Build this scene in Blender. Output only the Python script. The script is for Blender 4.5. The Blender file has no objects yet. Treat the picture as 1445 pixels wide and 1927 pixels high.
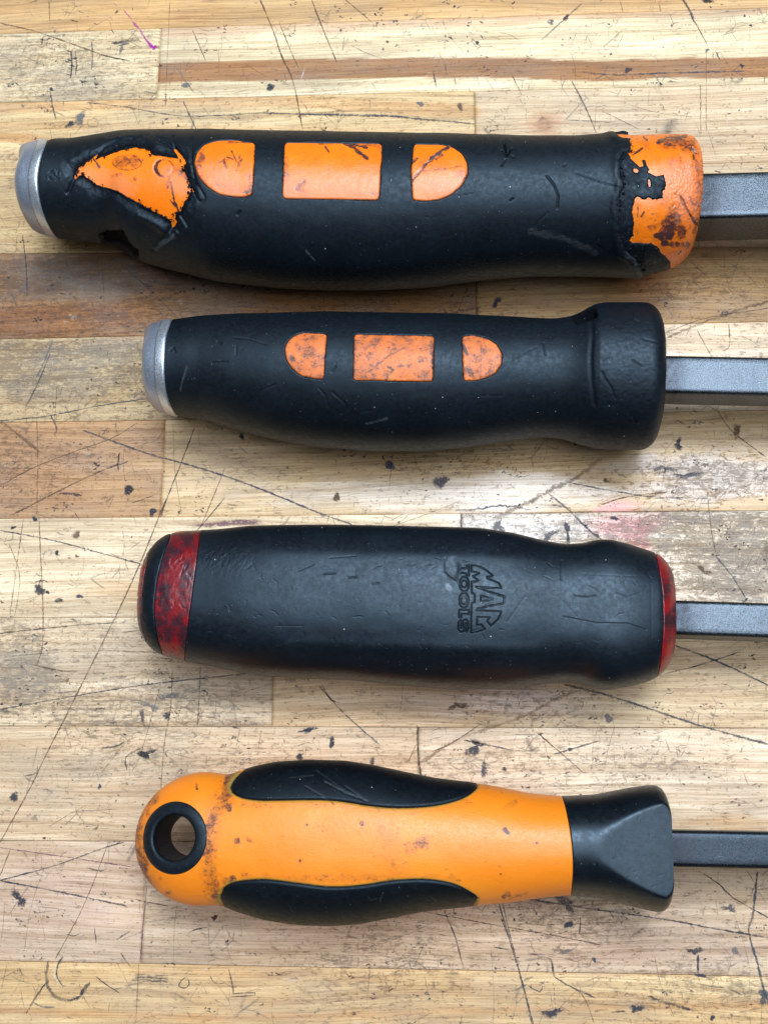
import bpy, math, random
import numpy as np
from mathutils import Matrix

scene = bpy.context.scene
COL = scene.collection
random.seed(7)
RNG = np.random.RandomState(11)

# ------------------------------------------------------------------ camera
PW, PH, F = 1445.0, 1927.0, 2200.0        # photograph size and focal length in its pixels
H = 0.300                                  # lens height above the bench top (m)
NADIR = (875.0, 1480.0)                    # pixel straight below the lens
_d = np.array([(NADIR[0]-PW/2)/F, -(NADIR[1]-PH/2)/F, -1.0]); _d /= np.linalg.norm(_d)
_z = -_d
_x = np.array([1.0, 0.010, 0.0]); _x[2] = -(_x[0]*_z[0]+_x[1]*_z[1])/_z[2]; _x /= np.linalg.norm(_x)
_y = np.cross(_z, _x)
W2C = np.stack([_x, _y, _z], axis=1)       # world -> camera
C2W = W2C.T

cam_data = bpy.data.cameras.new('camera')
cam = bpy.data.objects.new('camera', cam_data)
COL.objects.link(cam)
m = Matrix.Identity(4)
for i in range(3):
    for j in range(3):
        m[i][j] = float(C2W[i, j])
m[2][3] = H
cam.matrix_world = m
cam_data.sensor_fit = 'VERTICAL'
cam_data.sensor_height = 36.0
cam_data.lens = 36.0*F/PH
cam_data.clip_start = 0.01
cam_data.clip_end = 50.0
scene.camera = cam

# ------------------------------------------------------------------ world, lamp, exposure
world = bpy.data.worlds.new('World'); scene.world = world
world.use_nodes = True
bg = world.node_tree.nodes['Background']
bg.inputs['Color'].default_value = (0.80, 0.86, 1.0, 1)
bg.inputs['Strength'].default_value = 0.035

def area(name, loc, sx, sy, power, color, aim=(0, 0.05, 0)):
    l = bpy.data.lights.new(name, 'AREA'); l.shape = 'RECTANGLE'; l.size = sx; l.size_y = sy
    l.energy = power; l.color = color
    o = bpy.data.objects.new(name, l); COL.objects.link(o)
    o.location = loc
    from mathutils import Vector
    o.rotation_euler = (Vector(aim)-Vector(loc)).to_track_quat('-Z', 'Y').to_euler()
    return o
area('ceiling_light', (0.12, 0.26, 1.30), 1.5, 1.2, 26.0, (0.76, 0.88, 1.0))
area('roof_window', (0.16, 0.52, 1.34), 0.52, 0.34, 14.0, (0.74, 0.87, 1.0))

scene.view_settings.view_transform = 'Standard'
scene.view_settings.look = 'None'
scene.view_settings.exposure = 0.0
scene.view_settings.gamma = 1.0
scene.render.engine = 'CYCLES'
scene.cycles.transparent_max_bounces = 24

# ------------------------------------------------------------------ mapping helpers
def unproj(u, v, z):
    u = np.asarray(u, float); v = np.asarray(v, float)
    dc = np.stack([(u-PW/2)/F, -(v-PH/2)/F, -np.ones_like(u)], -1)
    dw = dc @ C2W.T
    t = (z-H)/dw[..., 2]
    return np.stack([dw[..., 0]*t, dw[..., 1]*t, np.zeros_like(t)+z], -1)

def proj(P):
    Q = P.copy(); Q[..., 2] -= H
    c = Q @ W2C.T
    return PW/2+F*c[..., 0]/(-c[..., 2]), PH/2-F*c[..., 1]/(-c[..., 2])

def lin(r, g, b):
    f = lambda c: (c/255/12.92) if c/255 <= 0.04045 else ((c/255+0.055)/1.055)**2.4
    return (f(r), f(g), f(b))

def hash2(ix, iy, seed):
    h = (ix.astype(np.int64)*374761393+iy.astype(np.int64)*668265263+seed*974711) & 0xffffffff
    h = ((h ^ (h >> 13))*1274126177) & 0xffffffff
    h = (h ^ (h >> 16)) & 0xffffff
    return h/float(0xffffff)

def vnoise(x, y, seed=0):
    x = np.asarray(x, float); y = np.asarray(y, float)
    ix = np.floor(x); iy = np.floor(y); fx = x-ix; fy = y-iy
    fx = fx*fx*(3-2*fx); fy = fy*fy*(3-2*fy)
    a = hash2(ix, iy, seed); b = hash2(ix+1, iy, seed); c = hash2(ix, iy+1, seed); d = hash2(ix+1, iy+1, seed)
    return (a*(1-fx)+b*fx)*(1-fy)+(c*(1-fx)+d*fx)*fy

def fbm(x, y, seed=0, octv=4):
    s = 0; a = 0.5; t = 0
    for k in range(octv):
        s = s+a*vnoise(x*2**k, y*2**k, seed+k*17); t += a; a *= 0.5
    return s/t*2-1

def sstep(a, b, x):
    t = np.clip((x-a)/(b-a), 0, 1)
    return t*t*(3-2*t)

def dist_poly(u, v, pts, closed=False):
    pts = np.asarray(pts, float)
    n = len(pts); best = np.full(np.shape(u), 1e18)
    for i in range(n if closed else n-1):
        a = pts[i]; b = pts[(i+1) % n]; ab = b-a; L = max(ab @ ab, 1e-9)
        t = np.clip(((u-a[0])*ab[0]+(v-a[1])*ab[1])/L, 0, 1)
        d = (u-a[0]-t*ab[0])**2+(v-a[1]-t*ab[1])**2
        best = np.minimum(best, d)
    return np.sqrt(best)

def sdf(u, v, pts):                      # positive inside
    d = dist_poly(u, v, pts, True)
    ins = np.zeros(np.shape(u), bool); n = len(pts)
    for i in range(n):
        x0, y0 = pts[i]; x1, y1 = pts[(i+1) % n]
        if y0 == y1: continue
        c = ((y0 > v) != (y1 > v)) & (u < (x1-x0)*(v-y0)/(y1-y0)+x0)
        ins ^= c
    return np.where(ins, d, -d)

def round_poly(pts, r, k=5):             # round the corners of a polygon
    out = []; n = len(pts)
    for i in range(n):
        p0 = np.array(pts[i-1], float); p = np.array(pts[i], float); p1 = np.array(pts[(i+1) % n], float)
        a = p0-p; b = p1-p; la = np.linalg.norm(a); lb = np.linalg.norm(b)
        ra = min(r, la*0.45); rb = min(r, lb*0.45)
        A = p+a/la*ra; B = p+b/lb*rb
        for j in range(k+1):
            t = j/k; q = (1-t)**2*A+2*t*(1-t)*p+t*t*B
            out.append((q[0], q[1]))
    return out

def curve_pts(pts, step=6.0, closed=False):    # Catmull-Rom through points
    P = [np.array(p, float) for p in pts]; n = len(P)
    out = []
    rng = range(n) if closed else range(n-1)
    for i in rng:
        if closed: p0, p1, p2, p3 = P[i-1], P[i], P[(i+1) % n], P[(i+2) % n]
        else:
            p1, p2 = P[i], P[i+1]; p0 = P[i-1] if i > 0 else 2*p1-p2; p3 = P[i+2] if i+2 < n else 2*p2-p1
        k = max(1, int(np.linalg.norm(p2-p1)/step))
        for j in range(k):
            t = j/k
            out.append(0.5*((2*p1)+(-p0+p2)*t+(2*p0-5*p1+4*p2-p3)*t*t+(-p0+3*p1-3*p2+p3)*t**3))
    if not closed: out.append(P[-1])
    return [tuple(q) for q in out]

# ------------------------------------------------------------------ object helpers
def thing(name, label, cat, loc, group=None):
    o = bpy.data.objects.new(name, None); COL.objects.link(o)
    o.location = loc; o.empty_display_size = 0.02
    o['label'] = label; o['category'] = cat
    if group: o['group'] = group
    return o

def make_mesh(name, verts, faces, mat, parent=None, attrs=None, smooth=True, label=None, kind=None):
    """verts Nx3 world; faces: Mx4 or Mx3 int array, or a list of such arrays"""
    if not isinstance(faces, list): faces = [faces]
    faces = [np.asarray(f, np.int32) for f in faces if len(f)]
    off = np.array(parent.location) if parent else np.zeros(3)
    me = bpy.data.meshes.new(name)
    verts = np.asarray(verts, np.float64)-off
    me.vertices.add(len(verts)); me.vertices.foreach_set('co', verts.astype(np.float32).ravel())
    loops = np.concatenate([f.ravel() for f in faces])
    cnt = np.concatenate([np.full(len(f), f.shape[1], np.int32) for f in faces])
    me.loops.add(len(loops)); me.loops.foreach_set('vertex_index', loops)
    me.polygons.add(len(cnt))
    me.polygons.foreach_set('loop_start', np.concatenate([[0], np.cumsum(cnt)[:-1]]).astype(np.int32))
    me.polygons.foreach_set('loop_total', cnt)
    me.polygons.foreach_set('use_smooth', np.full(len(cnt), smooth, bool))
    me.update(calc_edges=True)
    if attrs:
        for k, a in attrs.items():
            a = np.asarray(a, np.float32)
            if a.ndim == 1:
                at = me.attributes.new(k, 'FLOAT', 'POINT'); at.data.foreach_set('value', a)
            else:
                at = me.attributes.new(k, 'FLOAT_COLOR', 'POINT')
                if a.shape[1] == 3: a = np.concatenate([a, np.ones((len(a), 1), np.float32)], 1)
                at.data.foreach_set('color', a.ravel())
    me.materials.append(mat)
    o = bpy.data.objects.new(name, me); COL.objects.link(o)
    if parent: o.parent = parent
    if label: o['label'] = label
    if kind: o['kind'] = kind
    return o

def compact(verts, faces, attrs):
    used = np.unique(faces.ravel()); mp = np.full(len(verts), -1, np.int64); mp[used] = np.arange(len(used))
    return verts[used], mp[faces], {k: a[used] for k, a in (attrs or {}).items()}

# ------------------------------------------------------------------ materials
class NT:
    def __init__(s, name):
        s.m = bpy.data.materials.new(name); s.m.use_nodes = True
        s.t = s.m.node_tree; s.n = s.t.nodes; s.b = s.n['Principled BSDF']; s.out = s.n['Material Output']
        s.co = s.n.new('ShaderNodeNewGeometry').outputs['Position']
    def L(s, a, b): s.t.links.new(a, b)
    def setin(s, sock, v):
        if isinstance(v, (int, float, tuple, list)):
            if isinstance(v, (tuple, list)) and len(v) == 3 and sock.type == 'RGBA': v = (*v, 1)
            sock.default_value = v
        else: s.L(v, sock)
    def math(s, op, a, b=0.0, c=0.0, clamp=False):
        n = s.n.new('ShaderNodeMath'); n.operation = op; n.use_clamp = clamp
        for i, x in enumerate((a, b, c)): s.setin(n.inputs[i], x)
        return n.outputs[0]
    def scale(s, vec, sc):
        n = s.n.new('ShaderNodeVectorMath'); n.operation = 'MULTIPLY'; s.L(vec, n.inputs[0]); n.inputs[1].default_value = sc
        return n.outputs[0]
    def addv(s, vec, v2):
        n = s.n.new('ShaderNodeVectorMath'); n.operation = 'ADD'; s.L(vec, n.inputs[0]); s.setin(n.inputs[1], v2)
        return n.outputs[0]
    def noise(s, vec, sc, detail=4, rough=0.55, dist=0.0):
        n = s.n.new('ShaderNodeTexNoise'); s.L(vec, n.inputs['Vector'])
        n.inputs['Scale'].default_value = sc; n.inputs['Detail'].default_value = detail
        n.inputs['Roughness'].default_value = rough; n.inputs['Distortion'].default_value = dist
        return n.outputs['Fac']
    def voro(s, vec, sc, feature='F1', out='Distance'):
        n = s.n.new('ShaderNodeTexVoronoi'); n.feature = feature; s.L(vec, n.inputs['Vector']); n.inputs['Scale'].default_value = sc
        return n.outputs['Distance'], (n.outputs['Color'] if feature == 'F1' else None)
    def ramp(s, v, a, b, lo=0.0, hi=1.0):
        n = s.n.new('ShaderNodeMapRange'); n.interpolation_type = 'SMOOTHSTEP'; n.clamp = True
        s.L(v, n.inputs[0]); n.inputs[1].default_value = a; n.inputs[2].default_value = b
        n.inputs[3].default_value = lo; n.inputs[4].default_value = hi
        return n.outputs[0]
    def mix(s, f, a, b, mode='MIX'):
        n = s.n.new('ShaderNodeMix'); n.data_type = 'RGBA'; n.blend_type = mode
        s.setin(n.inputs[0], f); s.setin(n.inputs[6], a); s.setin(n.inputs[7], b)
        return n.outputs[2]
    def attr(s, name, out='Fac'):
        n = s.n.new('ShaderNodeAttribute'); n.attribute_name = name
        return n.outputs[out]
    def bump(s, h, dist, strength=1.0, prev=None):
        n = s.n.new('ShaderNodeBump'); s.L(h, n.inputs['Height']); n.inputs['Distance'].default_value = dist
        n.inputs['Strength'].default_value = strength
        if prev: s.L(prev, n.inputs['Normal'])
        return n.outputs[0]
    def sep(s, c):
        n = s.n.new('ShaderNodeSeparateColor'); s.L(c, n.inputs[0]); return n.outputs

def dust_mask(N, sc=520.0, keep=0.90, r=0.11):
    d, c = N.voro(N.co, sc)
    sel = N.ramp(N.sep(c)[0], keep, keep+0.005)
    size = N.math('MULTIPLY', N.sep(c)[1], r)
    dot = N.math('LESS_THAN', d, size)
    return N.math('MULTIPLY', dot, sel)

def mat_rubber(name, base=(0.0026, 0.0044, 0.0070), rough=0.49, spec=0.40, chalk_sheen=0.4, bumpk=1.0, scuffcol=(0.035, 0.04, 0.046)):
    N = NT(name)
    big = N.noise(N.co, 90, 4, 0.6)
    fine = N.noise(N.co, 5200, 3, 0.6)
    mid = N.noise(N.co, 900, 5, 0.65)
    st = N.noise(N.scale(N.co, (0.35, 1.6, 1.0)), 1500, 3, 0.6)
    col = N.mix(N.ramp(big, 0.4, 0.7, 0, 1), base, tuple(c*1.5 for c in base))
    # chalky scuffs
    sc = N.math('MULTIPLY', N.ramp(mid, 0.60, 0.78), N.ramp(N.noise(N.co, 140, 3), 0.45, 0.7))
    col = N.mix(N.math('MULTIPLY', sc, chalk_sheen), col, scuffcol)
    g = N.attr('grime_shade')  # on rubber this mostly paints the shade of recesses
    col = N.mix(g, col, (0.003, 0.003, 0.004))
    ch = N.attr('chalk_sheen')
    col = N.mix(N.math('MULTIPLY', ch, N.ramp(st, 0.35, 0.65, 0.3, 1.0)), col, (0.11, 0.12, 0.125))
    dm = dust_mask(N, 480, 0.82, 0.08); dm2 = dust_mask(N, 1100, 0.60, 0.12)
    col = N.mix(N.math('MULTIPLY', dm, 0.9), col, (0.45, 0.46, 0.45))
    col = N.mix(N.math('MULTIPLY', dm2, 0.35), col, (0.32, 0.33, 0.33))
    N.L(col, N.b.inputs['Base Color'])
    ro = N.math('ADD', N.ramp(mid, 0.3, 0.7, rough-0.06, rough+0.09), N.math('MULTIPLY', g, 0.3))
    N.L(ro, N.b.inputs['Roughness'])
    N.setin(N.b.inputs['Specular IOR Level'], N.math('MULTIPLY', N.math('SUBTRACT', 1.0, N.math('MULTIPLY', g, 0.8)), spec))
    N.b.inputs['Specular Tint'].default_value = (0.66, 0.84, 1.0, 1)
    b1 = N.bump(fine, 0.00002*bumpk, 0.8)
    b2 = N.bump(mid, 0.00004*bumpk, 0.8, b1)
    b3 = N.bump(N.noise(N.co, 160, 2, 0.5), 0.00010*bumpk, 0.5, b2)
    N.L(b3, N.b.inputs['Normal'])
    return N.m

def mat_plastic(name, base, deep, rough=0.34, grimecol=(0.030, 0.018, 0.024), amb=0.35, fleck=0.5, chalkcol=None):
    """coloured plastic; attribute 'grime' = rubbed-in dirt, 'chalk' = matte worn abrasion and painted pale sheen"""
    N = NT(name)
    big = N.noise(N.co, 60, 3, 0.55)
    col = N.mix(N.ramp(big, 0.35, 0.7), base, deep)
    g = N.attr('grime_shade')
    n1 = N.noise(N.co, 1500, 5, 0.75); n2 = N.noise(N.scale(N.co, (1.0, 1.8, 1.0)), 600, 5, 0.75, 0.5)
    nn = N.math('ADD', N.math('MULTIPLY', n1, 0.55), N.math('MULTIPLY', n2, 0.45))
    n3 = N.noise(N.co, 260, 3, 0.6)
    nn = N.math('ADD', N.math('MULTIPLY', nn, 0.75), N.math('MULTIPLY', n3, 0.25))
    nn = N.math('DIVIDE', N.math('SUBTRACT', nn, 0.39), 0.22)
    a = N.math('MULTIPLY', N.math('SUBTRACT', nn, N.math('SUBTRACT', 1.0, g)), 2.6, clamp=True)
    # ambient flecks everywhere
    fl = N.math('MULTIPLY', N.ramp(N.noise(N.co, 1300, 4, 0.75), 0.62, 0.70), N.ramp(N.noise(N.co, 120, 2), 0.48, 0.66))
    a2 = N.math('MAXIMUM', a, N.math('MULTIPLY', fl, fleck))
    haze = N.math('MULTIPLY', N.ramp(g, 0.12, 0.8), N.ramp(n3, 0.3, 0.6, 0.35, 0.85))
    col = N.mix(haze, col, tuple(b*0.30+c*0.7 for b, c in zip(base, grimecol)))
    col = N.mix(N.math('MULTIPLY', a2, 0.90), col, grimecol)
    ch = N.attr('chalk_sheen')
    col = N.mix(N.math('MULTIPLY', ch, amb), col, chalkcol or tuple(min(1, b*0.72+0.18) for b in base))
    N.L(col, N.b.inputs['Base Color'])
    r = N.math('ADD', N.ramp(n1, 0.3, 0.7, rough-0.06, rough+0.10), N.math('MULTIPLY', ch, 0.12))
    N.L(r, N.b.inputs['Roughness'])
    N.b.inputs['Specular IOR Level'].default_value = 0.5
    N.b.inputs['Subsurface Weight'].default_value = 0.0
    b = N.bump(N.noise(N.scale(N.co, (0.6, 1.5, 1)), 1300, 4, 0.7), 0.00006, 0.8)
    b = N.bump(N.noise(N.co, 230, 3, 0.5), 0.00025, 0.6, b)
    N.L(b, N.b.inputs['Normal'])
    return N.m

def mat_steel(name, base, rough=0.38, var=1.0, rust=0.0, metallic=1.0, grain=1.0, dark=(0.02, 0.02, 0.025), speck=0.4):
    N = NT(name)
    n1 = N.noise(N.co, 3000, 4, 0.75); n2 = N.noise(N.co, 170, 4, 0.6)
    col = N.mix(N.ramp(n1, 0.32, 0.68), tuple(b*(1-0.5*var) for b in base), tuple(min(1, b*(1+0.55*var)) for b in base))
    sp = N.math('MULTIPLY', N.ramp(N.noise(N.co, 600, 5, 0.75), 0.62, 0.70), speck)
    col = N.mix(sp, col, dark)
    col = N.mix(N.ramp(n2, 0.45, 0.75, 0, 0.3), col, tuple(b*0.6 for b in base))
    if rust:
        rs = N.math('MULTIPLY', N.ramp(N.noise(N.co, 380, 5, 0.7), 0.665, 0.70), rust)
        col = N.mix(rs, col, (0.20, 0.07, 0.03))
        scr = N.ramp(N.noise(N.scale(N.co, (90, 1900, 300)), 1.0, 2, 0.5), 0.70, 0.76)
        col = N.mix(N.math('MULTIPLY', scr, 0.6), col, (0.30, 0.32, 0.35))
    g = N.attr('grime_shade')
    col = N.mix(g, col, dark)
    N.L(col, N.b.inputs['Base Color'])
    N.b.inputs['Metallic'].default_value = metallic
    N.L(N.ramp(n1, 0.3, 0.7, rough-0.08, rough+0.12), N.b.inputs['Roughness'])
    b = N.bump(n1, 0.00004*grain, 0.9)
    N.L(b, N.b.inputs['Normal'])
    return N.m

def mat_wood():
    N = NT('wood')
    tint = N.attr('tint', 'Color'); off = N.attr('offs', 'Vector'); dirt = N.attr('dirt')
    p = N.addv(N.co, off)
    warp = N.n.new('ShaderNodeTexNoise'); N.L(N.scale(p, (7, 22, 1)), warp.inputs['Vector']); warp.inputs['Scale'].default_value = 1.0
    wv = N.scale(warp.outputs['Color'], (0.0, 0.012, 0.0))
    pw = N.addv(p, wv)
    band = N.noise(N.scale(pw, (5, 190, 1)), 1.0, 4, 0.6)
    fib = N.noise(N.scale(pw, (55, 2300, 1)), 1.0, 4, 0.65)
    fib2 = N.noise(N.scale(pw, (22, 800, 1)), 1.0, 4, 0.65)
    blot = N.noise(N.scale(p, (45, 110, 1)), 1.0, 4, 0.6)
    v = N.math('ADD', N.ramp(band, 0.28, 0.74, 0.80, 1.26), N.ramp(fib, 0.3, 0.7, -0.26, 0.20))
    v = N.math('ADD', v, N.ramp(fib2, 0.3, 0.7, -0.20, 0.15))
    v = N.math('MULTIPLY', v, N.ramp(blot, 0.3, 0.7, 0.88, 1.09))
    comb = N.n.new('ShaderNodeCombineColor')
    for i, e in enumerate((0.80, 1.0, 1.25)): N.L(N.math('POWER', v, e), comb.inputs[i])
    col = N.mix(1.0, tint, comb.outputs[0], 'MULTIPLY')
    # orange-brown growth lines
    gl = N.ramp(N.noise(N.scale(pw, (3, 420, 1)), 1.0, 2, 0.5), 0.62, 0.72)
    col = N.mix(N.math('MULTIPLY', gl, 0.45), col, (0.30, 0.16, 0.065))
    saw = N.ramp(N.noise(N.scale(p, (2600, 40, 1)), 1.0, 2, 0.5), 0.55, 0.75)
    col = N.mix(N.math('MULTIPLY', saw, 0.10), col, (0.25, 0.15, 0.09))
    # pores
    po = N.ramp(N.noise(N.scale(p, (260, 2600, 1)), 1.0, 2, 0.5), 0.66, 0.72)
    col = N.mix(N.math('MULTIPLY', po, 0.35), col, (0.12, 0.08, 0.05))
    # greasy dirt in patches, with dashes along the grain
    n1 = N.noise(N.scale(p, (280, 560, 1)), 1.0, 7, 0.78, 0.6)
    n2 = N.noise(N.scale(p, (330, 1300, 1)), 1.0, 6, 0.75, 0.4)
    n3 = N.noise(N.scale(p, (900, 420, 1)), 1.0, 5, 0.75)
    thr = N.math('SUBTRACT', 0.675, N.math('MULTIPLY', dirt, 0.185))
    d1 = N.math('MULTIPLY', N.math('SUBTRACT', n1, thr), 10.0, clamp=True)
    d2 = N.math('MULTIPLY', N.math('SUBTRACT', n2, thr), 9.0, clamp=True)
    d3 = N.math('MULTIPLY', N.math('SUBTRACT', n3, N.math('ADD', thr, 0.03)), 14.0, clamp=True)
    dd = N.math('MAXIMUM', N.math('MAXIMUM', d1, d2), N.math('MULTIPLY', d3, 0.8))
    dc = N.mix(N.ramp(N.noise(p, 90, 2), 0.4, 0.6), (0.075, 0.07, 0.085), (0.14, 0.085, 0.055))
    col = N.mix(N.math('MULTIPLY', dd, 0.62), col, dc)
    # pale bare flakes
    fl = N.ramp(N.noise(N.scale(p, (150, 260, 1)), 1.0, 5, 0.7), 0.63, 0.70)
    col = N.mix(N.math('MULTIPLY', fl, 0.22), col, (0.80, 0.70, 0.56))
    # fine specks, hairline cuts and greyed blotches
    sp = N.math('MULTIPLY', N.ramp(N.noise(N.scale(p, (1500, 1900, 1)), 1.0, 3, 0.8), 0.645, 0.70), N.ramp(N.noise(p, 55, 3), 0.40, 0.62, 0.15, 1.0))
    col = N.mix(N.math('MULTIPLY', sp, 0.62), col, (0.085, 0.06, 0.055))
    cutm = N.ramp(N.noise(p, 75, 3, 0.6), 0.50, 0.60)
    for sc_, o_, w_ in (((70, 38, 1), (0.3, 0.1, 0), 0.012), ((30, 95, 1), (1.3, 2.1, 0), 0.014), ((210, 150, 1), (4.3, 3.1, 0), 0.030)):
        dpt, _ = N.voro(N.addv(N.scale(N.addv(p, wv), sc_), o_), 1.0, 'DISTANCE_TO_EDGE')
        ln = N.math('MULTIPLY', N.ramp(dpt, 0.0, w_, 1.0, 0.0), cutm)
        ln = N.math('MULTIPLY', ln, N.ramp(N.noise(N.addv(p, o_), 210, 2), 0.42, 0.58))
        col = N.mix(N.math('MULTIPLY', ln, 0.65), col, (0.10, 0.065, 0.05))
    gz = N.ramp(N.noise(N.scale(p, (26, 60, 1)), 1.0, 5, 0.65), 0.42, 0.68)
    col = N.mix(N.math('MULTIPLY', gz, N.math('ADD', 0.10, N.math('MULTIPLY', dirt, 0.42))), col, (0.30, 0.245, 0.20))
    N.L(col, N.b.inputs['Base Color'])
    gloss = N.attr('gloss')
    r = N.math('SUBTRACT', N.ramp(blot, 0.3, 0.7, 0.50, 0.66), N.math('MULTIPLY', gloss, 0.24))
    r = N.math('ADD', r, N.math('MULTIPLY', dd, 0.1))
    N.L(r, N.b.inputs['Roughness'])
    N.b.inputs['Specular IOR Level'].default_value = 0.4
    b = N.bump(fib, 0.00006, 0.8)
    b = N.bump(dd, 0.00010, 0.8, b); 
    nb = N.n['Bump.001'] if 'Bump.001' in N.n else None
    b = N.bump(N.noise(p, 330, 4, 0.6), 0.00022, 0.6, b)
    for nn in N.n:
        if nn.type == 'BUMP' and nn.inputs['Height'].links and nn.inputs['Height'].links[0].from_socket == dd: nn.invert = True
    N.L(b, N.b.inputs['Normal'])
    return N.m

def mat_marks():
    N = NT('worn_marks')
    c = N.attr('mcol', 'Color'); a = N.attr('edge')
    n = N.noise(N.co, 1700, 4, 0.75); n2 = N.noise(N.co, 480, 3, 0.6)
    e = N.math('MULTIPLY', a, N.ramp(n, 0.28, 0.66, 0.35, 1.35))
    e = N.math('MULTIPLY', e, N.ramp(n2, 0.25, 0.6, 0.55, 1.15))
    al = N.ramp(e, 0.10, 0.78)
    N.L(c, N.b.inputs['Base Color']); N.b.inputs['Roughness'].default_value = 0.62
    N.b.inputs['Specular IOR Level'].default_value = 0.25
    N.L(N.math('MULTIPLY', al, N.attr('alpha')), N.b.inputs['Alpha'])
    return N.m

M_RUBBER = mat_rubber('black_rubber')
M_RUBBER3 = mat_rubber('smooth_black_rubber', base=(0.0034, 0.0056, 0.0088), rough=0.42, spec=0.45, chalk_sheen=0.22)
M_SOFT = mat_rubber('soft_black_rubber', base=(0.0016, 0.0026, 0.0042), rough=0.50, spec=0.36, chalk_sheen=0.12, bumpk=0.45)
M_COLLAR = mat_rubber('satin_black_plastic', base=(0.0026, 0.0042, 0.0066), rough=0.38, spec=0.55, chalk_sheen=0.15, bumpk=0.35)
M_ORANGE = mat_plastic('orange_plastic', (0.96, 0.185, 0.004), (0.98, 0.225, 0.008), rough=0.30, amb=0.5)
M_ORANGE2 = mat_plastic('worn_orange_plastic', (0.80, 0.165, 0.010), (0.86, 0.20, 0.014), rough=0.46, amb=0.5, fleck=0.8)
M_AMBER = mat_plastic('amber_plastic', (0.92, 0.235, 0.010), (0.95, 0.27, 0.014), rough=0.40, grimecol=(0.07, 0.028, 0.026), amb=0.85, fleck=0.22, chalkcol=(0.30, 0.27, 0.05))
M_RED = mat_plastic('red_plastic', (0.26, 0.007, 0.010), (0.17, 0.006, 0.010), rough=0.30, grimecol=(0.03, 0.012, 0.018), fleck=0.9)
M_CAP = mat_steel('dull_zinc', (0.44, 0.48, 0.58), rough=0.40, var=0.28, metallic=0.75, grain=0.2, speck=0.35)
M_RIM = mat_steel('zinc_lit_rim', (0.66, 0.70, 0.76), rough=0.34, var=0.4, metallic=0.8, grain=0.3, speck=0.35)  # cap zinc made brighter for the light its sloped ring catches
M_SHAFT = mat_steel('blackened_steel', (0.072, 0.084, 0.098), rough=0.30, metallic=0.9, grain=1.6, speck=0.35, rust=0.5)
M_SHAFT4 = mat_steel('black_oxide_steel', (0.026, 0.033, 0.042), rough=0.32, metallic=0.8, grain=1.0, speck=0.25, rust=0.2)
M_WOOD = mat_wood()
M_MARKS = mat_marks()
N = NT('dark_glue'); N.b.inputs['Base Color'].default_value = (0.05, 0.035, 0.025, 1); N.b.inputs['Roughness'].default_value = 0.8
M_GLUE = N.m

# ------------------------------------------------------------------ WORKBENCH
bench = thing('workbench', 'scratched light wooden workbench top of long planks under the tools', 'workbench', (0, 0, 0))
SEAMS = [((0, -75), (1445, -160)), ((0, 63), (1445, 14)), ((0, 193), (1445, 158)), ((0, 331), (1445, 305)), ((0, 477), (1445, 463)),
         ((0, 638), (1445, 605)), ((0, 795), (1445, 772)), ((0, 976), (1445, 960)), ((0, 1162), (1445, 1158)), ((0, 1366), (1445, 1370)),
         ((0, 1582), (1445, 1588)), ((0, 1808), (1445, 1838)), ((0, 2045), (1445, 2100))]
def seam_line(k):
    a, b = SEAMS[k]; A = unproj(*a, 0.0); B = unproj(*b, 0.0)
    sl = (B[1]-A[1])/(B[0]-A[0]); return sl, A[1]-sl*A[0]
SL = [seam_line(k) for k in range(len(SEAMS))]
XL, XR = -0.55, 0.45
def jx(px, py): return float(unproj(px, py, 0.0)[0])
# row: list of (left joint, right joint, base colour sRGB, dirt)
ROWS = [
 [(None, None, (208, 172, 118), .30)],
 [(None, jx(299, 120), (222, 206, 170), .62), (jx(299, 120), None, (226, 213, 177), .40)],
 [(None, jx(893, 210), (212, 188, 142), .50), (jx(893, 210), None, (204, 184, 152), .42)],
 [(None, jx(640, 400), (203, 178, 132), .50), (jx(640, 400), None, (208, 186, 150), .45)],
 [(None, jx(896, 560), (142, 106, 68), .62), (jx(896, 560), None, (172, 140, 94), .50)],  # brown wood, tone darkened for the shade between the top handles
 [(None, jx(700, 700), (192, 170, 130), .68), (jx(700, 700), None, (222, 205, 178), .50)],
 [(None, jx(307, 880), (184, 148, 108), .52), (jx(307, 880), None, (210, 184, 142), .45)],
 [(None, jx(868, 1060), (222, 205, 174), .42), (jx(868, 1060), None, (219, 207, 188), .62)],
 [(None, jx(514, 1260), (213, 195, 165), .58), (jx(514, 1260), None, (214, 192, 156), .48)],
 [(None, jx(787, 1470), (210, 188, 156), .46), (jx(787, 1470), None, (222, 203, 176), .46)],
 [(None, jx(268, 1750), (203, 180, 155), .42), (jx(268, 1750), None, (202, 180, 152), .52)],
 [(None, None, (209, 180, 132), .45)],
]
def fbm_b(u, v): return fbm(u, v, 3, 4)
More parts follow.
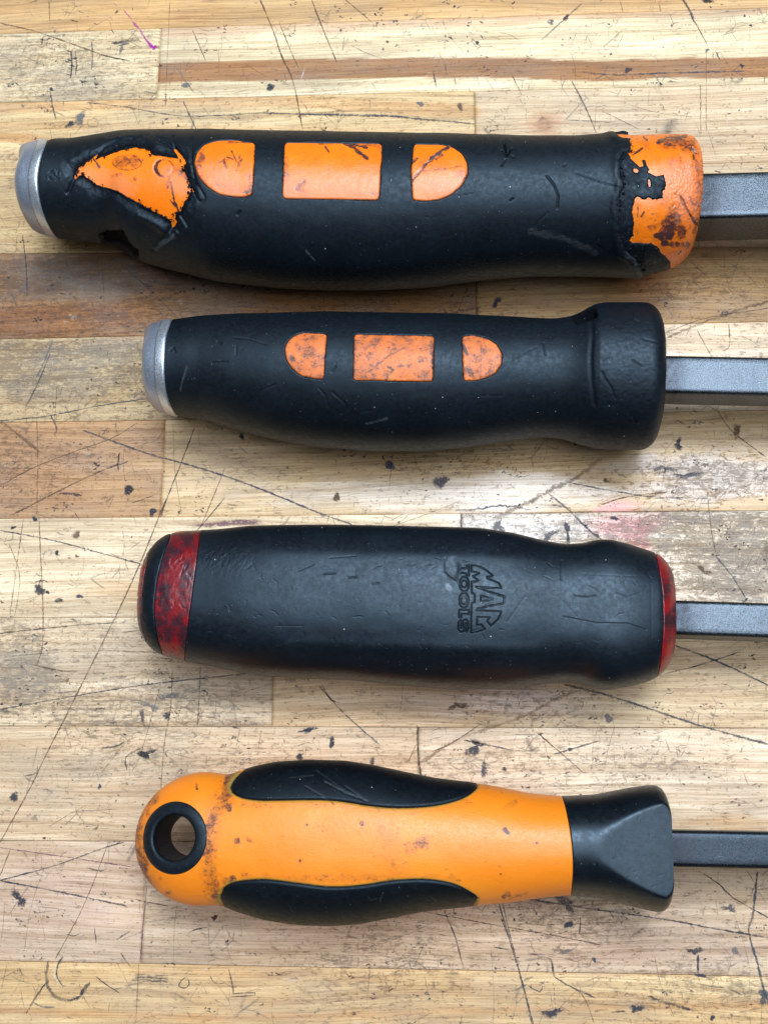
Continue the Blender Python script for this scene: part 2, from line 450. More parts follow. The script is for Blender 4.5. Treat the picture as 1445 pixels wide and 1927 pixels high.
# soft colour regions: (kind, data, colour, strength, softness px)
PATCH = [
 ('line', [(300, 137), (500, 132), (722, 128), (900, 127), (1010, 130), (1120, 134), (1250, 129), (1500, 124)], 19, (158, 112, 66), .97, 2, 1.1),
 ('line', [(300, 60), (500, 52), (722, 46), (1000, 32), (1300, 20), (1500, 10)], 12, (212, 180, 145), .8, 6, 1.1),
 ('line', [(-20, 200), (295, 195), (520, 188), (640, 196), (893, 210)], 12, (200, 160, 110), .75, 6, 2),
 ('line', [(-20, 235), (250, 240), (893, 250)], 8, (205, 165, 115), .4, 6, 2),
 ('line', [(-20, 255), (60, 262), (100, 270)], 9, (190, 140, 85), .7, 5, 2),
 ('blob', (60, 600), (190, 38), (132, 86, 48), .7, 30, 4),  # brown tone deepened to paint the shade below the top handle
 ('blob', (150, 520), (170, 32), (108, 82, 60), .65, 30, 4),
 ('blob', (600, 575), (260, 25), (152, 106, 56), .6, 20, 4),
 ('blob', (120, 690), (210, 60), (172, 155, 125), .8, 40, 5),
 ('blob', (150, 700), (60, 30), (208, 188, 148), .7, 20, 5),
 ('blob', (40, 890), (140, 75), (168, 130, 98), .6, 40, 6),
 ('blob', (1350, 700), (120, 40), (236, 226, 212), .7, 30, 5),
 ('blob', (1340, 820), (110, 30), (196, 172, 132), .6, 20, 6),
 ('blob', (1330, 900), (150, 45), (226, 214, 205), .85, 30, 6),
 ('blob', (800, 930), (240, 28), (232, 222, 208), .85, 35, 6),  # lamp glare painted into the wood tone
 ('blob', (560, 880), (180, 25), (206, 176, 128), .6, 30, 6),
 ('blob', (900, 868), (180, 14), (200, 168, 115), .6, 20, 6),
 ('blob', (1000, 985), (170, 24), (244, 240, 236), .9, 25, 7),  # whitest part of the painted glare
 ('blob', (980, 925), (150, 30), (236, 228, 218), .8, 30, 6),  # more of the glare, painted as pale wood
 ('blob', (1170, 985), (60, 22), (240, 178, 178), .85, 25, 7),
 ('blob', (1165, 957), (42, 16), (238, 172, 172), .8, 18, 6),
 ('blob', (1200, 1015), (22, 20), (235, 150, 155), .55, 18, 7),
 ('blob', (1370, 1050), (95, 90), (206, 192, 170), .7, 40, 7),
 ('blob', (230, 1110), (60, 18), (205, 165, 115), .5, 25, 7),
 ('blob', (930, 1320), (120, 25), (222, 208, 200), .7, 30, 8),
 ('blob', (60, 1400), (200, 12), (200, 168, 130), .5, 14, 9),
 ('line', [(-20, 1478), (300, 1480), (600, 1475)], 3, (196, 160, 118), .5, 8, 9),
 ('blob', (1390, 1550), (150, 12), (190, 150, 100), .7, 12, 9),
 ('blob', (1200, 1770), (230, 50), (188, 160, 138), .6, 40, 10),
 ('blob', (60, 1690), (140, 60), (200, 178, 162), .6, 40, 10),
 ('line', [(-20, 1900), (400, 1915), (900, 1902), (1200, 1895), (1500, 1890)], 6, (190, 140, 85), .6, 7, 11),
 ('line', [(250, 1825), (723, 1842)], 7, (190, 150, 100), .5, 7, 11),
 ('line', [(900, 1850), (1500, 1858)], 14, (226, 204, 158), .6, 8, 11),
 ('blob', (1025, 234), (13, 12), (120, 72, 48), .95, 7, 2),
 ('blob', (1025, 234), (30, 20), (190, 150, 115), .7, 16, 2),
]
DIRTP = [((100, 130), (120, 70), .22), ((60, 320), (60, 60), .2), ((120, 530), (260, 60), .38), ((120, 690), (240, 70), .34),
         ((60, 880), (150, 60), .22), ((1330, 900), (170, 50), .38), ((1300, 1000), (160, 40), .50), ((1380, 1070), (110, 80), .55),
         ((1080, 1000), (90, 25), .5), ((30, 1250), (90, 90), .42), ((250, 1330), (240, 60), .28), ((300, 1420), (300, 60), .22),
         ((1000, 1320), (160, 50), .26), ((1050, 1440), (320, 50), .22), ((700, 1850), (200, 60), .15), ((1080, 1720), (120, 60), .34), ((1300, 1860), (200, 60), .26),
         ((600, 880), (300, 40), .1), ((850, 870), (160, 30), .25), ((1330, 540), (120, 40), .2), ((480, 600), (400, 20), .2),((740, 1790), (160, 50), .22)]

def wood_attrs(P, row, base, dirt, offs, pi=0):
    u, v = proj(P)
    ok = (np.abs(u-722) < 2500) & (np.abs(v-963) < 2500)
    u = np.where(ok, u, 9999); v = np.where(ok, v, 9999)
    c = np.tile(np.array(lin(*base)), (len(P), 1))
    wob = fbm(u/70, v/22, 5+row, 4)
    c *= (1+0.10*fbm(u/260, v/40, 50+row, 3))[:, None]
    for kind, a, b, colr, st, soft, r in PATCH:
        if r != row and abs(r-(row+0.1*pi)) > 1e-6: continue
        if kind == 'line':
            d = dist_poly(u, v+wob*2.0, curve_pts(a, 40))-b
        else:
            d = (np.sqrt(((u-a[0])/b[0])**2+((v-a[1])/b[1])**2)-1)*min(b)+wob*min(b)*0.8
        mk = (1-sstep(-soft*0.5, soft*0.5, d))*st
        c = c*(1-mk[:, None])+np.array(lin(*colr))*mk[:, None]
    dt = np.full(len(P), dirt)
    for (x, y), (rx, ry), k in DIRTP:
        d = np.sqrt(((u-x)/rx)**2+((v-y)/ry)**2)
        dt = dt+k*(1-sstep(0.4, 1.25, d+wob*0.35))
    dt = np.clip(dt+0.10*fbm(u/120, v/60, 80, 3), 0, 1)
    gl = 1-sstep(0.5, 1.4, np.sqrt(((u-1150)/420)**2+((v-960)/230)**2))
    c = c*np.array([1.05, 0.915, 0.82])
    return {'tint': np.clip(c, 0, 1), 'dirt': dt, 'offs': np.tile(offs, (len(P), 1)), 'gloss': gl}

def axis_samples(a, b, lo, hi, fine, coarse):
    """samples a..b, fine between lo and hi"""
    out = [a]; x = a
    while x < b-1e-9:
        st = fine if lo-fine < x < hi else coarse
        if x < lo and x+st > lo: st = max(lo-x, fine)
        x = min(b, x+st)
        if b-x < fine*0.4: x = b
        out.append(x)
    return np.array(out)

def plank(row, xa, xb, base, dirt, i):
    gap = 0.00006
    xa_ = XL if xa is None else xa+gap; xb_ = XR if xb is None else xb-gap
    xs = axis_samples(xa_, xb_, -0.150, 0.110, 0.0009, 0.02)
    (m0, b0), (m1, b1) = SL[row], SL[row+1]
    ym = (m0*0+b0+m1*0+b1)/2
    ny = 42 if -0.16 < ym < 0.28 else 10
    ts = np.linspace(0, 1, ny)
    ts = np.concatenate([[0, 0.004], ts[1:-1], [0.996, 1]])
    X, T = np.meshgrid(xs, ts, indexing='ij')
    ytop = m0*X+b0-gap; ybot = m1*X+b1+gap
    Y = ybot+(ytop-ybot)*T
    e = np.minimum(T, 1-T)*(ytop-ybot)
    ex = np.minimum(X-xa_, xb_-X)
    lift = random.uniform(-0.00003, 0.00003)
    Z = lift-0.00012*(1-np.clip(e/0.00025, 0, 1))-0.00012*(1-np.clip(ex/0.0008, 0, 1))+0.00004*fbm(X*60, Y*90, row*3, 2)
    Z[:] = np.minimum(Z, 0.0)
    nx, nt = X.shape
    P = np.stack([X, Y, Z], -1).reshape(-1, 3)
    idx = np.arange(nx*nt).reshape(nx, nt)
    f = np.stack([idx[:-1, :-1], idx[1:, :-1], idx[1:, 1:], idx[:-1, 1:]], -1).reshape(-1, 4)
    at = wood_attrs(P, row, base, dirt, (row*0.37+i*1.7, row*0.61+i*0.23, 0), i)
    # side walls and underside
    per = np.concatenate([idx[:, 0], idx[-1, 1:], idx[::-1, -1][1:], idx[0, ::-1][1:-1]])
    low = P[per].copy(); low[:, 2] = -0.040
    n0 = len(P); k = len(per); li = n0+np.arange(k)
    side = np.stack([per, li, np.roll(li, -1), np.roll(per, -1)], -1)
    bot = np.array([[li[0], li[-(nt-1)] if False else li[0], li[0], li[0]]])
    P2 = np.concatenate([P, low])
    at2 = {q: np.concatenate([a, a[per]]) for q, a in at.items()}
    c0, c1, c2, c3 = n0, n0+nx-1, n0+nx-1+nt-1, n0+nx-1+nt-1+nx-1
    o = make_mesh('plank', P2, [f, side, np.array([[c0, c3, c2, c1]])], M_WOOD, bench, at2, smooth=True)
    return o

for r, row in enumerate(ROWS):
    for i, (a, b, c, d) in enumerate(row):
        plank(r, a, b, c, d, i)
# planks beyond the picture
ytop0 = SL[0][1]; ybot0 = SL[-1][1]
def plain_row(y0, y1, k):
    P = np.array([[XL, y0, 0], [XR, y0, 0], [XR, y1, 0], [XL, y1, 0], [XL, y0, -.04], [XR, y0, -.04], [XR, y1, -.04], [XL, y1, -.04]], float)
    return P
def outer(rowline, sgn, k):
    (m0, b0) = rowline
    w = 0.034
    def L(x, j): return m0*x*max(0, 1-j*0.3)+b0+sgn*w*j+sgn*0.00012
    xs = np.linspace(XL, XR, 24)
    lo = [L(x, k) for x in xs]; hi = [L(x, k+1)-sgn*0.00024 for x in xs]
    P = [];
    for x, a, b in zip(xs, lo, hi):
        y0, y1 = (a, b) if sgn > 0 else (b, a)
        P += [(x, y0, -.04), (x, y0, -.0001), (x, y0+.0003, 0), (x, y1-.0003, 0), (x, y1, -.0001), (x, y1, -.04)]
    P = np.array(P); n = len(xs); f = []
    for i in range(n-1):
        for j in range(6):
            f.append((i*6+j, (i+1)*6+j, (i+1)*6+(j+1) % 6, i*6+(j+1) % 6))
    f += [(0, 1, 2, 3), (0, 3, 4, 5)]; q = (n-1)*6; f += [(q+3, q+2, q+1, q), (q+5, q+4, q+3, q)]
    base = [(210, 184, 140), (220, 203, 168), (198, 165, 118), (216, 194, 155)][k % 4]
    at = {'tint': np.tile(lin(*base), (len(P), 1)), 'dirt': np.full(len(P), .45), 'offs': np.tile((k*.3+sgn, k*.77, 0), (len(P), 1)), 'gloss': np.zeros(len(P))}
    make_mesh('plank', P, np.array(f), M_WOOD, bench, at, smooth=False)
for k in range(5):
    outer(SL[0], 1, k); outer(SL[-1], -1, k)
# glue bed seen in the joints
P = np.array([[x, y, z] for z in (-0.039, -0.0006) for (x, y) in ((XL+.003, ybot0-.16), (XR-.003, ybot0-.16), (XR-.003, ytop0+.16), (XL+.003, ytop0+.16))])
make_mesh('glue_bed', P, np.array([[3, 2, 1, 0], [4, 5, 6, 7], [0, 1, 5, 4], [1, 2, 6, 5], [2, 3, 7, 6], [3, 0, 4, 7]]), M_GLUE, bench, smooth=False)

# ------------------------------------------------------------------ marks on the wood
MV, MF, MC, ME, MA = [], [], [], [], []
_zc = [0]
def nextz():
    _zc[0] += 1
    return 0.00003+(_zc[0] % 97)*0.0000012
INK = (0.035, 0.035, 0.05); BLU = (0.055, 0.06, 0.085); BRN = (0.13, 0.07, 0.04); DRK = (0.02, 0.018, 0.022); GRY = (0.16, 0.15, 0.15)
MAG = (0.42, 0.01, 0.33); PUR = (0.12, 0.02, 0.09); TAN = (0.30, 0.17, 0.08); WHT = (0.85, 0.80, 0.72); RST = (0.22, 0.06, 0.05)
def stroke(pts, w=2.5, col=INK, alpha=0.9, jit=0.4, step=5.0, wvar=0.35, smooth=True, ends=0.5):
    q = np.array(curve_pts(pts, step) if smooth else pts, float)
    if len(q) < 2: return
    n = len(q)
    t = np.gradient(q, axis=0); t /= np.maximum(np.linalg.norm(t, axis=1), 1e-6)[:, None]
    nn = np.stack([-t[:, 1], t[:, 0]], 1)
    off = RNG.normal(0, jit*0.5, n); 
    q = q+nn*off[:, None]
    ww = w*(1+wvar*RNG.uniform(-1, 1, n))
    ww[0] *= ends*0.5; ww[-1] *= ends*0.5
    if n > 3: ww[1] *= ends+0.3; ww[-2] *= ends+0.3
    aw = alpha*np.clip(0.72+0.5*fbm(np.arange(n)*0.23+random.random()*99, np.zeros(n), 5, 3), 0.2, 1.1)
    base = len(MV); z = nextz()
    A = unproj(*(q+nn*ww[:, None]*0.78).T, 0.0); B = unproj(*q.T, 0.0); Cc = unproj(*(q-nn*ww[:, None]*0.78).T, 0.0)
    for i in range(n):
        for p, e in ((A[i], 0.0), (B[i], 1.0), (Cc[i], 0.0)):
            MV.append((p[0], p[1], z)); MC.append(col); ME.append(e); MA.append(aw[i])
    for i in range(n-1):
        a = base+i*3
        MF.append((a, a+1, a+4, a+3)); MF.append((a+1, a+2, a+5, a+4))
def blob(c, rx, ry=None, ang=0.0, col=INK, alpha=0.9, rag=0.28, n=15, core=0.5):
    ry = rx if ry is None else ry
    base = len(MV); z = nextz(); ca, sa = math.cos(ang), math.sin(ang)
    def add(r, e, k):
        th = 2*math.pi*k/n
        rr = r
        x = math.cos(th)*rx*rr; y = math.sin(th)*ry*rr
        p = unproj(c[0]+x*ca-y*sa, c[1]+x*sa+y*ca, 0.0)
        MV.append((p[0], p[1], z)); MC.append(col); ME.append(e); MA.append(alpha)
    p = unproj(c[0], c[1], 0.0); MV.append((p[0], p[1], z)); MC.append(col); ME.append(1.0); MA.append(alpha)
    ph = [random.uniform(0, 6.28) for _ in range(4)]
    js = [1+rag*(0.6*math.sin(2*math.pi*k_/n+ph[0])*0.6+0.7*math.sin(4*math.pi*k_/n+ph[1])+0.55*math.sin(6*math.pi*k_/n+ph[2])+0.3*random.uniform(-1, 1)) for k_ in range(n)]
    for k in range(n): add(core*js[k], 0.8, k)
    for k in range(n): add(js[k]*1.25, 0.0, k)
    for k in range(n):
        a = base+1+k; b = base+1+(k+1) % n
        MF.append((base, a, b, b)); MF.append((a, a+n, b+n, b))

S = stroke
S([(157, 810), (277, 853), (346, 872), (430, 898), (500, 924), (600, 965), (665, 988)], 3.4, BLU)
S([(0, 998), (100, 1017), (180, 1038), (268, 1062)], 2.4, INK)
S([(-20, 1339), (140, 1310), (250, 1292), (330, 1282), (480, 1266)], 2.4, BLU)
S([(-20, 1194), (130, 1178), (215, 1172)], 2.2, INK); S([(230, 1190), (310, 1180)], 2, INK)
S([(1030, 928), (1070, 960), (1105, 995), (1145, 1025)], 3.6, BLU)
S([(1345, 1045), (1372, 1078), (1390, 1105), (1402, 1125)], 3.4, BLU)
S([(1330, 925), (1338, 1000), (1348, 1048)], 1.5, BRN)
S([(1268, 1214), (1350, 1245), (1450, 1292)], 3.6, BLU)
S([(1060, 1288), (1120, 1302), (1180, 1320), (1300, 1360), (1375, 1382), (1450, 1402)], 4.2, BLU)
S([(1250, 1268), (1320, 1250), (1392, 1226)], 2, INK)
S([(0, 1657), (110, 1678), (240, 1705)], 3.4, INK); S([(0, 1657), (100, 1630), (190, 1598), (235, 1584)], 2.4, INK)
S([(0, 1595), (120, 1612), (252, 1632)], 1.6, PUR)
S([(313, 940), (262, 1065), (221, 1154), (152, 1293), (86, 1424), (59, 1480), (0, 1587)], 2.4, BRN)
S([(367, 803), (342, 870), (318, 930), (302, 975)], 2.2, INK); S([(424, 880), (385, 975), (370, 1000)], 2, BRN); S([(425, 935), (372, 998)], 2, INK)
S([(43, 440), (50, 500), (52, 560)], 2.2, BLU); S([(100, 640), (80, 690), (68, 712)], 3, GRY); S([(95, 665), (75, 715), (48, 768)], 3, BLU)
S([(0, 790), (50, 830), (75, 850)], 6, BRN, .6); S([(95, 780), (107, 805), (103, 820)], 3, BLU)
S([(0, 792), (90, 783), (180, 765), (277, 750)], 2, BLU)
S([(70, 785), (72, 870), (70, 970)], 1.4, BRN); S([(0, 915), (60, 882), (140, 850), (210, 825), (260, 795)], 1.8, BRN); S([(25, 968), (90, 935), (150, 905), (205, 880), (228, 870)], 3, BRN, .8)
S([(225, 852), (223, 880), (224, 885)], 4, INK); S([(210, 880), (242, 868)], 3, INK); S([(115, 928), (155, 932)], 5, INK, .8)
S([(248, 947), (290, 932)], 2, BRN); S([(140, 962), (150, 978)], 2, INK)
S([(938, 1698), (950, 1740), (968, 1800), (985, 1860), (1002, 1930)], 3.6, BLU); S([(945, 1700), (962, 1770), (988, 1868), (1004, 1930)], 1.8, INK)
S([(930, 1700), (955, 1760), (980, 1840)], 1.4, BRN)
S([(1424, 1640), (1416, 1720), (1408, 1752), (1424, 1812), (1436, 1860), (1450, 1900)], 4.4, BLU)
S([(995, 1692), (1090, 1707), (1250, 1730), (1330, 1745), (1400, 1757), (1450, 1766)], 3.2, INK)
S([(780, 1712), (900, 1735), (1040, 1760), (1130, 1778)], 2, BRN)
S([(1315, 1640), (1350, 1662), (1380, 1690), (1450, 1730)], 2.4, INK)
S([(835, 1712), (855, 1760), (873, 1826)], 2.2, INK); S([(785, 1365), (787, 1420), (793, 1464)], 3.4, DRK)
S([(768, 1435), (783, 1400)], 1.5, BRN)
S([(605, 1287), (618, 1310), (650, 1345), (717, 1404)], 2.6, BLU); S([(600, 1290), (625, 1318), (640, 1322)], 3, BRN)
S([(1000, 1370), (1035, 1400), (1095, 1452)], 2.2, BRN); S([(870, 1392), (965, 1412)], 2.6, INK); S([(1040, 1420), (1080, 1408), (1130, 1393)], 3, INK, .8)
S([(812, 1415), (850, 1398), (905, 1362)], 2, BRN)
S([(790, 1436), (870, 1388), (980, 1350), (1040, 1318), (1092, 1298)], 6, TAN, .55, jit=1.5)
S([(930, 975), (985, 950), (1030, 925), (1080, 900), (1132, 862)], 8, BRN, .55, jit=2)
S([(856, 962), (900, 958), (950, 952), (1000, 960)], 4, BLU, .7, jit=2)
S([(868, 966), (868, 1000)], 4, DRK); S([(868, 1000), (868, 1004)], 3, DRK)
S([(1070, 908), (1120, 918), (1160, 925), (1230, 935), (1330, 938)], 2.4, BLU, .8); S([(900, 963), (1000, 966), (1150, 962), (1300, 962), (1440, 964)], 1.8, BRN, .6)
S([(1130, 950), (1180, 935), (1260, 925)], 2.4, BRN)
S([(488, -5), (515, 60), (530, 105), (552, 155), (570, 245)], 2.8, BRN); S([(585, -5), (610, 60), (634, 118)], 2.6, BRN); S([(645, -5), (700, 42)], 1.8, BRN)
S([(525, 40), (545, 90), (562, 128)], 2, BRN); S([(362, 55), (388, 115)], 1.5, BRN)
S([(320, 0), (318, 60), (315, 120), (312, 200)], 1.4, BLU, .6); S([(93, 0), (95, 45)], 2.4, TAN)
S([(213, 6), (225, 14)], 3, MAG, .3); S([(233, 19), (250, 38)], 3, MAG, .85); S([(250, 42), (263, 55), (274, 72), (284, 86), (291, 89)], 4.2, MAG, .95, ends=0.9); blob((291, 89), 4.5, col=MAG)
S([(-10, 41), (60, 57), (100, 70), (140, 84), (200, 105), (245, 115)], 2.2, BRN, .8); S([(190, 104), (240, 114)], 1.4, INK)
S([(165, 193), (240, 202), (340, 218), (440, 216), (500, 213), (723, 220)], 2, BLU, .8); S([(560, 215), (723, 218), (800, 225), (893, 233)], 3.4, BLU, .85)
S([(345, 190), (370, 243)], 2.6, BLU); S([(1075, 152), (1100, 200), (1122, 252)], 2.6, BLU)
S([(1282, -5), (1298, 22), (1306, 44)], 4.5, INK, .8); S([(1306, 40), (1332, 88)], 1.6, BRN); S([(1317, 158), (1318, 252)], 1.5, BRN)
S([(1328, 100), (1328, 250)], 1.3, BRN, .6); S([(1345, 95), (1355, 115)], 2.4, BLU); S([(1018, 76), (1055, 42), (1095, 6)], 2.6, BLU, .7)
S([(1095, 136), (1160, 141), (1240, 138), (1400, 134)], 2.6, BLU, .85); S([(1065, 226), (1150, 230)], 1.6, BLU, .8)
S([(815, 135), (821, 165)], 2.6, INK); S([(853, 140), (858, 162)], 2.4, BRN); S([(962, 140), (982, 180)], 2, BRN); S([(838, 120), (838, 138)], 2.4, INK)
S([(660, 85), (690, 100), (740, 118)], 1.2, BRN, .5); S([(1165, 0), (1172, 22)], 2, BRN)
# scribble clusters, top left
for k in range(9): S([(128+random.uniform(-4, 5), 95+k*5.5), (136+random.uniform(-3, 6), 98+k*5.5)], 3.6, INK)
S([(134, 95), (136, 120), (133, 150)], 3, INK); S([(142, 95), (145, 118), (143, 142)], 2.6, INK); S([(173, 78), (175, 100), (173, 132)], 4, GRY)
S([(210, 82), (225, 80), (240, 77), (262, 75)], 5, INK, .8); S([(232, 80), (229, 92), (226, 103)], 6, GRY); S([(222, 86), (245, 82)], 4, GRY)
S([(210, 55), (216, 64)], 2.6, INK); S([(132, 38), (148, 41)], 3, INK); S([(145, 20), (158, 24)], 3, INK); S([(95, 170), (100, 200), (107, 228)], 3, BLU, .8)
S([(272, 172), (295, 176)], 3, BLU); blob((152, 222), 9, 14, .2, GRY); blob((133, 234), 9, 6, -.3, INK); blob((352, 160), 12, 4, -.1, GRY); blob((510, 163), 9, 7, .2, INK); blob((97, 168), 4)
blob((243, 922), 9.5, col=DRK, rag=.15); blob((830, 906), 15, 13, 0, (0.08, 0.07, 0.09), .8); blob((735, 876), 12, 8, .3, BLU); blob((633, 936), 8, 8, 0, BRN); blob((455, 822), 6)
blob((288, 963), 7, 9); blob((66, 977), 5); blob((108, 1040), 4.5, col=DRK); blob((150, 1122), 7, 4, .3, BLU); blob((26, 993), 6, 3, -.5, DRK); blob((145, 1005), 9, 7, 0, BRN, .7)
blob((277, 1418), 16, 8, .15, DRK, rag=.6); blob((40, 1693), 14, 11, .3, INK, .85, rag=.6); blob((405, 1726), 8, 4, -.6, (0.06, 0.01, 0.02), rag=.3); blob((188, 1480), 4, 5, 0, BLU)
blob((27, 1500), 7, 12, .2, INK, .8); blob((75, 1110), 14, 9, .2, INK, .8); S([(66, 1095), (85, 1092), (92, 1096)], 3, INK); S([(70, 1110), (78, 1090)], 3, INK)
blob((113, 1130), 8, 5, 0, INK, .7); blob((90, 1115), 4); blob((1323, 1075), 10, 7, .2, BRN, .95, rag=.7); blob((1040, 1905), 18, 8, 0, INK, .85, rag=.6)
blob((1065, 1702), 18, 12, .5, INK, .6, rag=.8); blob((1068, 1740), 10, 7, 0, INK); blob((1197, 1897), 11, 9, .2, INK, rag=.6); blob((1305, 1790), 12, 8, .2, INK, .8, rag=.6); S([(1312, 1795), (1313, 1832)], 4, INK)
blob((1320, 1836), 12, 4, .1, INK); blob((1370, 1710), 13, 8, .3, BLU, .6, rag=.7); blob((897, 1403), 18, 10, 0, INK, .75, rag=.8); blob((910, 1450), 6, 16, .2, BLU, .7); blob((948, 1447), 5, 4)
blob((580, 1374), 14, 5, -.2, BLU, .9); S([(560, 1378), (600, 1370)], 3, INK); blob((565, 1424), 8, 6, 0, INK); blob((858, 1328), 14, 9, 0, BRN, .7, rag=.7); blob((625, 1398), 6, 10)
blob((1072, 1410), 6, 4); blob((1145, 1352), 8, 9, .4, GRY, .7); blob((700, 1435), 6, 9, .2, INK, .7); blob((1140, 905), 7, 4, .6, BRN); blob((1155, 975), 9, 4, .3, INK)
blob((1250, 880), 14, 8, 0, BLU, .6, rag=.9); blob((1285, 895), 20, 7, 0, BLU, .6, rag=.9); blob((940, 990), 9, 14, .3, GRY, .8, rag=.8); blob((1068, 1000), 8, 16, -.2, INK, .75, rag=.8); blob((1035, 1008), 20, 6, -.4, BLU, .6, rag=.8)
blob((440, 985), 60, 7, -.02, PUR, .55, rag=.4); blob((1400, 30), 3); blob((1035, 42), 8, 5, 0, GRY); blob((898, 80), 4, 3, 0, INK); blob((1330, 95), 6, 3, -.5, GRY); blob((1412, 48), 4, 2.5); blob((1065, 33), 7, 5, -1, BRN)
blob((1182, 132), 8, 6, 0, INK, .7); blob((1395, 124), 5, 4); blob((1330, 2), 10, 5, .1, DRK); blob((790, 195), 8, 5, .5, GRY); blob((865, 200), 6, 8, 0, INK, .6); blob((1233, 510), 12, 3, 0, INK); blob((935, 568), 8, 9, .3, INK, .9, rag=.6)
S([(1255, 635), (1310, 612), (1370, 590), (1450, 565)], 5, BRN, .65, jit=2); S([(1255, 625), (1330, 598), (1445, 580)], 2, INK, .6); S([(1310, 620), (1340, 675)], 2, BRN, .7); S([(1370, 610), (1372, 650), (1360, 660)], 2, BRN)
S([(860, 585), (905, 578)], 4, BRN); S([(855, 600), (880, 540)], 2, BRN); blob((1275, 835), 9, 9, .2, INK, .85, rag=.6); S([(1345, 765), (1375, 810), (1440, 860)], 2, BRN); S([(1270, 790), (1290, 800)], 3, INK); blob((1385, 810), 6, 18, .1, BRN, .8)
# gouge like a C, bottom left
S([(92, 1806), (88, 1840), (97, 1868), (122, 1882), (148, 1876), (162, 1858), (170, 1848)], 6.5, INK, .85, jit=1.2); S([(86, 1850), (66, 1880), (50, 1908)], 3.6, INK)
S([(120, 1800), (110, 1815), (108, 1838), (120, 1856)], 3.2, INK, .9); S([(105, 1815), (103, 1835), (113, 1850)], 5, WHT, .6); S([(62, 1885), (80, 1894), (105, 1895)], 3, GRY)
for k in range(5): S([(245+random.uniform(0, 12), 1833+k*3), (318, 1836+k*3)], 2.2, BLU, .8)
S([(227, 1793), (238, 1808), (247, 1820)], 3.5, INK); S([(180, 1837), (205, 1856), (228, 1870)], 2, INK); S(curve_pts([(352, 1838), (342, 1845), (337, 1855), (347, 1860), (357, 1852), (352, 1838)]), 2.4, INK)
S([(430, 1822), (437, 1850), (440, 1870)], 3.4, INK); S([(395, 1835), (405, 1850), (425, 1850)], 2, INK); S([(433, 1876), (480, 1873), (480, 1868), (436, 1870)], 2.2, INK)
S([(165, 1633), (190, 1639), (202, 1633)], 3, INK); S([(133, 1730), (145, 1742)], 3, PUR); S([(125, 1758), (140, 1761), (150, 1757)], 2, INK); S([(178, 1745), (182, 1775)], 2, PUR, .8)
S([(220, 1768), (245, 1752)], 3.5, INK, .8); S([(290, 1700), (318, 1705)], 2.6, INK); S([(255, 1693), (310, 1704)], 2, BRN); S([(355, 1756), (372, 1748), (392, 1745)], 2.2, INK)
S([(277, 1668), (270, 1740), (264, 1812)], 1.7, PUR); S([(262, 1812), (256, 1927)], 1.6, BRN, .7); S([(205, 1585), (160, 1700), (105, 1805)], 1.7, BRN); S([(22, 1595), (0, 1650)], 1.6, BRN)
S([(1037, 1806), (1042, 1838)], 4.5, INK, .85); 
for k in range(6): S([(1041+k*.6, 1850+k*9), (1042+k*.6, 1855+k*9)], 5, INK)
S([(1042, 1838), (1070, 1855), (1085, 1862), (1120, 1878)], 3, BLU, .8); S([(1060, 1850), (1095, 1872), (1118, 1925)], 2.4, BRN, .6)
S([(985, 1845), (1003, 1838)], 7, GRY, .8); S([(993, 1855), (1015, 1866), (1020, 1855), (1015, 1848)], 2.6, INK, .8); S([(968, 1865), (990, 1852)], 5, GRY, .7)
S([(1222, 1875), (1245, 1885), (1300, 1900)], 5, INK, .8); S([(1370, 1860), (1395, 1872)], 5, INK, .8); S([(1332, 1857), (1360, 1858)], 2.5, INK); blob((1435, 1875), 12, 12, 0, BLU, .7, rag=.6)
blob((1340, 1915), 5); S([(1150, 1905), (1178, 1902)], 4, INK, .8); blob((1382, 1790), 8, 6, .4, GRY, .8); S([(1145, 1712), (1155, 1730)], 2.5, INK); S([(1092, 1725), (1090, 1758)], 2.8, INK, .8); S([(1050, 1795), (1080, 1785)], 6, GRY, .7)
blob((1180, 1700), 4); S([(930, 1783), (957, 1786)], 2.6, INK); S([(998, 1795), (1010, 1796)], 3, INK); S([(890, 1772), (908, 1775)], 2.6, INK); blob((1118, 1806), 4.5, col=BLU)
S([(18, 1022), (38, 1085), (28, 1160), (20, 1160)], 1.4, INK, .6); S([(74, 972), (78, 1060), (82, 1150), (80, 1220), (68, 1255)], 2, BRN, .8); S([(45, 975), (33, 1060), (20, 1158)], 1.6, BRN)
S([(50, 1248), (85, 1256), (120, 1263), (145, 1262)], 3, BRN, .8); S([(105, 1304), (150, 1300)], 4, INK, .6); S([(190, 1277), (240, 1273)], 5, INK, .5); S([(0, 1338), (35, 1340)], 7, INK, .5)
S([(0, 1238), (100, 1228), (200, 1225), (310, 1228)], 1.5, BRN, .6); S([(190, 1457), (235, 1400), (262, 1385)], 0.9, BRN, .6); S([(190, 1408), (220, 1404), (235, 1396)], 4, INK, .8)
S([(240, 1450), (238, 1425), (270, 1405)], 4, INK, .8); S([(48, 1460), (68, 1455), (72, 1440)], 3, INK, .8); S([(325, 1255), (322, 1330), (310, 1400), (303, 1490)], 1.8, BRN, .8); S([(378, 1250), (376, 1300), (372, 1370)], 1.8, BLU, .7)
S([(300, 1300), (265, 1420), (250, 1450)], 1.4, BRN, .7); blob((312, 1312), 14, 8, 0, GRY, .7, rag=.7); blob((285, 1330), 16, 9, .2, GRY, .6, rag=.9); blob((315, 1347), 9, 6, .2, INK, .8); blob((268, 1345), 5, 12, 0, INK, .6)
